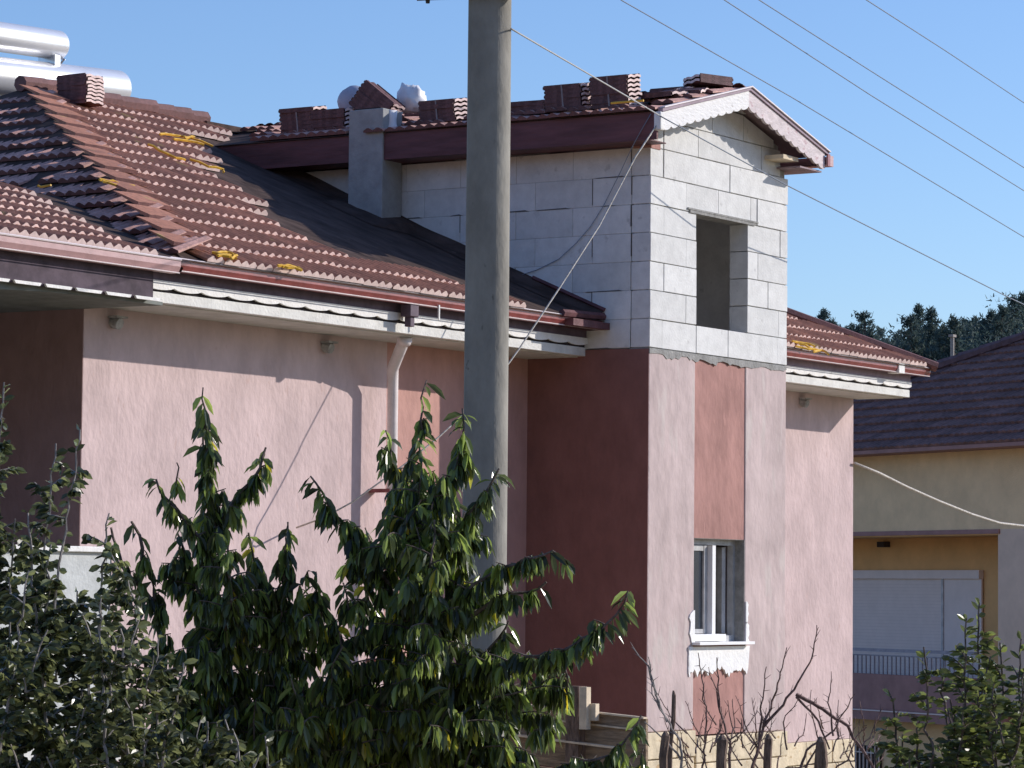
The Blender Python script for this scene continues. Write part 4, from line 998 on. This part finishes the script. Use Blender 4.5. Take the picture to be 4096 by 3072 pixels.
# left cherry
tree('cherry_tree', 'dark drooping cherry tree with a tall spire, left of the downspout', 'tree', (520, 1900), 16.5, [
    [(500, 1760, 0), (475, 1500, 0), (455, 1250, .05), (447, 1050, 0), (440, 930, 0)],
    ([(440, 930, 0), (445, 900, 0), (437, 836, 0)], dict(dens=.30, lat=(.02, .05), free=1, r0=.004)),
    ([(440, 1000, 0), (448, 940, 0), (444, 905, 0)], dict(lat=(.04, .07), free=1, dens=1.3, r0=.005)),
    ([(455, 1210, 0), (400, 1120, -.1), (350, 1065, -.15), (338, 1040, -.15)], dict(lat=(.04, .14), free=1)),
    ([(380, 1060, -.1), (385, 1010, -.1), (381, 1000, -.1)], dict(dens=.25, lat=(.01, .02), free=1, r0=.003)),
    ([(455, 1150, 0), (500, 1090, .1), (540, 1045, .1), (565, 1010, .1), (572, 965, .1)], dict(lat=(.03, .12), free=1)),
    ([(460, 1400, 0), (420, 1250, .2), (385, 1150, .2)], dict(free=1)),
    ([(480, 1450, 0), (500, 1300, -.2), (490, 1180, -.2)], dict(free=1)),
    ([(560, 1760, 0), (590, 1500, 0), (610, 1300, 0), (612, 1200, 0), (622, 1130, 0)], dict(lat=(.08, .22))),
    ([(600, 1420, 0), (570, 1300, .1), (548, 1210, .1), (535, 1150, .1)], dict(lat=(.04, .10), free=1)),
    ([(600, 1420, 0), (650, 1330, .1), (690, 1280, .1)], dict(lat=(.06, .14), free=1)),
    ([(440, 1760, 0), (380, 1600, .1), (350, 1450, 0), (340, 1330, 0), (320, 1220, .0)], dict(dens=.75, lat=(.06, .16))),
    ([(320, 1230, 0), (300, 1160, 0), (283, 1125, 0)], dict(free=1, dens=.55, lat=(.05, .10))),
    ([(330, 1300, 0), (260, 1220, 0), (238, 1140, 0)], dict(free=1, dens=.5, lat=(.05, .10))),
    ([(470, 1650, .1), (420, 1520, .2), (400, 1420, .2)], dict(free=1)),
    ([(540, 1700, .3), (520, 1560, .3), (535, 1420, .3)], dict(free=1)),
    ([(600, 1760, .3), (640, 1600, .3), (655, 1480, .3)], dict(free=1)),
] + fill(350, 690, 1430, 1640, 21, 71) + fill(430, 560, 1230, 1400, 5, 72, (60, 110), .3) + fill(560, 690, 1250, 1400, 4, 75, (60, 100), .3), CHER, BARK, 200, .035, lat=(.12, .30), dens=1.45, leaf=(.122, .034), droop=1.1, down=1.2, per=7, leafstep=.013)
# right cherry
tree('cherry_tree', 'large cherry tree with drooping leaves in front of the concrete pole, long arms reaching right', 'tree', (850, 1950), 16.8, [
    [(860, 1780, 0), (880, 1550, 0), (905, 1300, 0), (915, 1100, 0), (905, 960, 0), (915, 900, 0)],
    ([(912, 930, 0), (915, 860, 0), (920, 822, 0)], dict(dens=.55, lat=(.04, .06), free=1, r0=.005)),
    ([(905, 1250, 0), (880, 1100, .2), (850, 1000, .2), (835, 930, .2)], dict(free=1, lat=(.05, .16))),
    ([(915, 1250, 0), (960, 1100, -.1), (990, 980, -.1), (1005, 920, -.1), (1000, 880, -.1)], dict(free=1, lat=(.05, .16))),
    ([(960, 1200, -.1), (1020, 1100, -.2), (1060, 1040, -.2), (1080, 1005, -.2)], dict(free=1, lat=(.04, .10))),
    ([(900, 1350, 0), (820, 1240, .1), (760, 1160, .1), (710, 1090, .1), (685, 1045, .1), (668, 1025, .1)], dict(free=1, lat=(.05, .15))),
    ([(900, 1400, 0), (980, 1300, -.3), (1060, 1240, -.4), (1130, 1210, -.5), (1195, 1192, -.5), (1230, 1215, -.5)], dict(free=1, lat=(.04, .13), dens=1.0)),
    ([(920, 1480, 0), (1020, 1440, -.3), (1140, 1420, -.5), (1240, 1400, -.6), (1310, 1350, -.6), (1350, 1300, -.6), (1362, 1278, -.6)], dict(free=1, lat=(.05, .16))),
    ([(1020, 1330, -.3), (1080, 1290, -.4), (1140, 1280, -.4), (1180, 1260, -.4)], dict(free=1, lat=(.04, .12), dens=.8)),
    ([(960, 1500, 0), (1060, 1400, -.2), (1100, 1340, -.2)], dict(free=1, lat=(.06, .14))),
    ([(820, 1780, 0), (780, 1550, .2), (740, 1400, .2), (720, 1330, .2)], dict(lat=(.08, .24))),
    ([(880, 1500, .2), (830, 1400, .3), (800, 1300, .3)], dict(free=1)),
    ([(920, 1500, -.3), (950, 1380, -.4), (930, 1220, -.4), (940, 1120, -.3)], dict(free=1)),
    ([(930, 1780, 0), (990, 1600, -.2), (1040, 1520, -.2), (1100, 1500, -.2), (1130, 1490, -.2)], dict(lat=(.06, .2))),
    ([(900, 1800, .3), (860, 1650, .3), (830, 1540, .3)], dict(free=1)),
    ([(800, 1800, .4), (740, 1680, .4), (700, 1560, .4), (690, 1480, .4)], dict(free=1)),
    ([(1000, 1800, -.2), (960, 1680, -.2), (1000, 1580, -.2)], dict(free=1)),
    ([(1000, 1800, -.3), (1120, 1690, -.4), (1240, 1650, -.5), (1330, 1630, -.5), (1380, 1570, -.5), (1385, 1545, -.5)], dict(lat=(.05, .13))),
    ([(1180, 1720, -.5), (1280, 1690, -.5), (1360, 1660, -.5)], dict(free=1, lat=(.05, .12))),
    ([(1040, 1760, -.3), (1140, 1700, -.3), (1200, 1680, -.3)], dict(free=1)),
] + fill(690, 1060, 1400, 1640, 26, 73) + fill(790, 1010, 1050, 1330, 18, 74, (60, 120), .35) + fill(1040, 1400, 1600, 1680, 14, 76, (30, 60), .3) + fill(1050, 1250, 1420, 1500, 7, 77, (40, 70), .2) + fill(930, 1110, 1380, 1620, 18, 78, (60, 110), .4) + fill(690, 800, 1260, 1400, 7, 79, (50, 90), .3), CHER, BARK, 300, .04, lat=(.12, .30), dens=1.45, leaf=(.124, .035), droop=1.1, down=1.2, per=7, leafstep=.013)
# left apple-like bush
AP = dict(per=8, lat=(.08, .26), leaf=(.064, .034), every=.034, leafstep=.018, down=.15, droop=.25, latup=.9, seg=3, r0=.008)
rA = random.Random(400); sh = []
for (x0, x1, yt) in ((60, 175, 925), (30, 120, 960), (-60, 8, 830), (-40, -5, 900), (150, 235, 1110), (130, 60, 1110), (200, 240, 1195), (250, 300, 1285), (240, 215, 1290), (300, 345, 1370), (90, 110, 1180), (20, 30, 1120), (330, 400, 1430), (360, 330, 1470), (180, 165, 1280), (120, 150, 1330), (50, 20, 1300), (-30, 60, 1230), (400, 450, 1560), (460, 520, 1600), (280, 250, 1450)):
    yb = 1760; z = rA.uniform(-.5, .5)
    sh.append(([(x0, yb, z), ((x0 + x1) / 2 + rA.uniform(-12, 12), (yb + yt) / 2, z), (x1, yt, z)], dict(dens=.75 if yt < 1250 else .95)))
sh += fill(-40, 330, 1250, 1660, 34, 81, (60, 130), .6) + fill(280, 580, 1550, 1680, 17, 82, (40, 80), .5)
tree('apple_bush', 'grey-green small-leaved apple bush filling the lower left corner', 'bush', (120, 1900), 15.2, sh, APPL, GREYT, 410, .03, **AP)
sh = []
for (x0, x1, yt) in ((2100, 2112, 1300), (2080, 2090, 1340), (2140, 2165, 1390), (2190, 2200, 1380), (2050, 2035, 1440), (2010, 1998, 1400), (1960, 1920, 1490), (1990, 1985, 1550), (2120, 2130, 1450), (2170, 2215, 1440), (2060, 2080, 1520), (1940, 1950, 1590), (2030, 2010, 1600), (2150, 2150, 1540), (2200, 2230, 1500), (2240, 2250, 1400), (1900, 1890, 1625), (2090, 2060, 1560)):
    z = rA.uniform(-.4, .4); sh.append(([(x0 + (2110 - x0) * .3, 1780, z), ((x0 + x1) / 2 + rA.uniform(-10, 10), (1760 + yt) / 2, z), (x1, yt, z)], dict(dens=.55 if yt < 1500 and x1 < 2060 else .95)))
sh += fill(2050, 2240, 1430, 1670, 18, 83, (50, 110), .5) + fill(1890, 2060, 1600, 1680, 12, 84, (30, 60), .4)
tree('laurel_bush', 'olive-green small-leaved evergreen bush in the lower right corner', 'bush', (2110, 1950), 14.6, sh, LAUR, BARK, 430, .03, per=6, lat=(.07, .20), leaf=(.058, .026), every=.026, leafstep=.013, down=.0, droop=.15, latup=1.0, seg=3, r0=.006)

# bare thorny shrubs
def bare(label, d0, lines, seed, m=TWIG, thorn=.022):
    r = random.Random(seed); mb = MB()
    for pts, ra, rb_ in lines:
        P = poly([(x, y, z) for x, y, z in pts], d0, seed, .004, .04); n = len(P); mb.tube(P, [ra + (rb_ - ra) * i / (n - 1) for i in range(n)], 5)
        for i in range(2, n - 1):
            if r.random() < .85:
                ax = (P[i] - P[i - 1]).normalized(); h = Vector((r.gauss(0, 1), r.gauss(0, 1), r.gauss(.3, .7))).normalized(); L = thorn * r.uniform(.6, 3.2)
                q = P[i] + (h + ax * .9).normalized() * L; mb.tube([P[i], q], [.0032, .0012], 3, False)
    b = at(lines[0][0][0][0], lines[0][0][0][1], d0)
    o = mb.build('bare_shrub', m); return tag(o, label, 'shrub', 'bare thorny shrubs by the stone plinth')
bare('bare grey thorny shrub with two thin stems at the left corner of the tower', 21.0, [
    ([(1475, 1800, 0), (1470, 1600, 0), (1430, 1540, 0), (1410, 1470, 0), (1400, 1420, 0)], .013, .003), ([(1425, 1530, 0), (1400, 1440, 0), (1365, 1395, 0)], .008, .003),
    ([(1440, 1560, 0), (1410, 1500, 0), (1405, 1440, 0)], .006, .002), ([(1470, 1640, 0), (1440, 1600, 0), (1392, 1560, 0)], .008, .003)], 500, GREYT)
bare('single thin upright bare stem in front of the tower left of the window', 21.0, [([(1500, 1800, 0), (1520, 1640, 0), (1526, 1560, 0), (1517, 1480, 0), (1508, 1410, 0)], .010, .003)], 501)
bare('forked bare stem rising in front of the red strip under the window', 21.0, [
    ([(1580, 1800, 0), (1575, 1600, 0), (1558, 1540, 0), (1550, 1480, 0), (1548, 1420, 0)], .015, .003), ([(1556, 1540, 0), (1545, 1490, 0), (1530, 1440, 0)], .007, .002),
    ([(1574, 1600, 0), (1600, 1580, 0), (1630, 1610, 0)], .006, .002)], 502)
bare('large tangled bare thorn bush in front of the right front wall', 21.5, [
    ([(1590, 1800, 0), (1630, 1640, 0), (1650, 1560, 0), (1665, 1530, 0), (1690, 1440, 0), (1700, 1400, 0)], .018, .003), ([(1640, 1600, 0), (1645, 1520, 0), (1655, 1440, 0)], .009, .003),
    ([(1650, 1570, 0), (1700, 1510, 0), (1750, 1430, 0), (1765, 1350, 0)], .011, .003), ([(1690, 1800, 0), (1740, 1620, 0), (1800, 1580, 0), (1845, 1500, 0)], .016, .003),
    ([(1800, 1590, 0), (1790, 1520, 0), (1795, 1450, 0)], .008, .002), ([(1760, 1700, 0), (1830, 1640, 0), (1850, 1590, 0), (1870, 1570, 0)], .009, .003),
    ([(1650, 1640, 0), (1620, 1590, 0), (1600, 1540, 0), (1590, 1500, 0)], .007, .002), ([(1700, 1620, 0), (1690, 1560, 0), (1730, 1500, 0)], .007, .002),
    ([(1740, 1660, 0), (1770, 1600, 0), (1750, 1540, 0), (1752, 1490, 0)], .008, .002), ([(1720, 1500, .1), (1790, 1540, .1), (1830, 1570, .1), (1880, 1650, .1), (1900, 1700, .1)], .014, .008),
    ([(1720, 1505, .1), (1770, 1560, .1), (1790, 1620, .1)], .009, .006), ([(1640, 1700, 0), (1700, 1660, 0), (1760, 1650, 0), (1800, 1620, 0)], .007, .002)], 503)
rr = random.Random(640)
L2 = []
for i in range(46):
    x = rr.uniform(1480, 1890); y = rr.uniform(1560, 1680); a_ = rr.uniform(-1.2, 1.2)
    L2.append(([(x, y, rr.uniform(-.3, .3)), (x + 30 * a_, y - 35, 0), (x + 50 * a_ + rr.uniform(-12, 12), y - rr.uniform(60, 95), 0)], .006, .002))
bare('low thicket of fine bare twigs along the stone plinth', 21.8, L2, 504)
# stakes
def stake(label, x, yt, xb, d, r_, seed, lean=0):
    r = random.Random(seed); a_ = at(x, yt, d); b_ = at(xb, 1720, d); g = gh(b_.x, b_.y); b2 = a_ + (b_ - a_) * ((a_.z - g + .2) / (a_.z - b_.z))
    mb = MB(); n = 12; P = [a_.lerp(b2, i / n) + Vector((r.gauss(0, 1), r.gauss(0, 1), 0)) * .007 for i in range(n + 1)]
    mb.tube([P[0] + Vector((.004, .006, .03))] + P, [r_ * .35] + [r_ * (.82 + .36 * r.random()) for _ in P], 7); tag(mb.build('wooden_stake', STK), label, 'stake', 'old wooden stakes by the bare shrubs')
stake('thin brown wooden stake leaning right beside the tower corner', 1457, 1502, 1440, 21.2, .017, 1)
stake('thick weathered stake in front of the tower corner', 1434, 1590, 1428, 20.8, .028, 2)
stake('thick rough stake standing below the lower window', 1563, 1598, 1556, 20.8, .034, 3)
stake('thick dark stake right of the window axis', 1661, 1596, 1655, 20.8, .026, 4)
stake('broad leaning stump of a stake near the right wall corner', 1772, 1602, 1762, 20.6, .040, 5)
# formwork fence
fd = 23.5
fen = thing('board_fence', 'brown horizontal board fence with pale gaps and one post in the tower shade', 'fence', tuple(at(1240, 1700, fd).xy) + (0,))
def fpt(x, y, d): return at(x, y, d)
def board(mb, x0, y0, x1, y1, h, dep=.03, d0=fd + .5, d1=fd - .35):
    a_, b_ = at(x0, y0, d0), at(x1, y1, d1); n = (b_ - a_).cross(Vector((0, 0, 1))).normalized() * dep; u = Vector((0, 0, -h))
    mb.hexa([a_ + u, b_ + u, b_ + u + n, a_ + u + n, a_, b_, b_ + n, a_ + n])
mb = MB(); board(mb, 1010, 1510, 1400, 1553, .085); board(mb, 1010, 1538, 1400, 1580, .14); board(mb, 1010, 1577, 1400, 1622, .19); board(mb, 1010, 1636, 1400, 1684, .2); part('boards', mb, WOOD, fen)
mb = MB(); board(mb, 1012, 1506, 1398, 1549, .012, .05); board(mb, 1012, 1531, 1398, 1576, .012, .05); board(mb, 1012, 1572, 1330, 1612, .014, .05); part('top_rails', mb, WOODB, fen)
mb = MB(); p = at(1245, 1482, fd - .08); mb.box((p.x - .055, p.y - .055, .0), (p.x + .055, p.y + .055, p.z)); part('post', mb, STK, fen)
p = at(1264, 1484, fd - .2); mb = MB(); mb.box((p.x - .03, p.y - .03, p.z - .30), (p.x + .03, p.y + .03, p.z)); part('pale_block', mb, WOODB, fen); mb = MB(); q = at(1284, 1520, fd - .2); mb.box((q.x - .025, q.y - .025, q.z - .12), (q.x + .025, q.y + .025, q.z)); part('pale_block', mb, WOODB, fen); mb = MB(); q = at(1176, 1508, fd - .1); mb.box((q.x - .04, q.y - .04, q.z - .08), (q.x + .04, q.y + .04, q.z)); part('pale_block', mb, WOODB, fen)
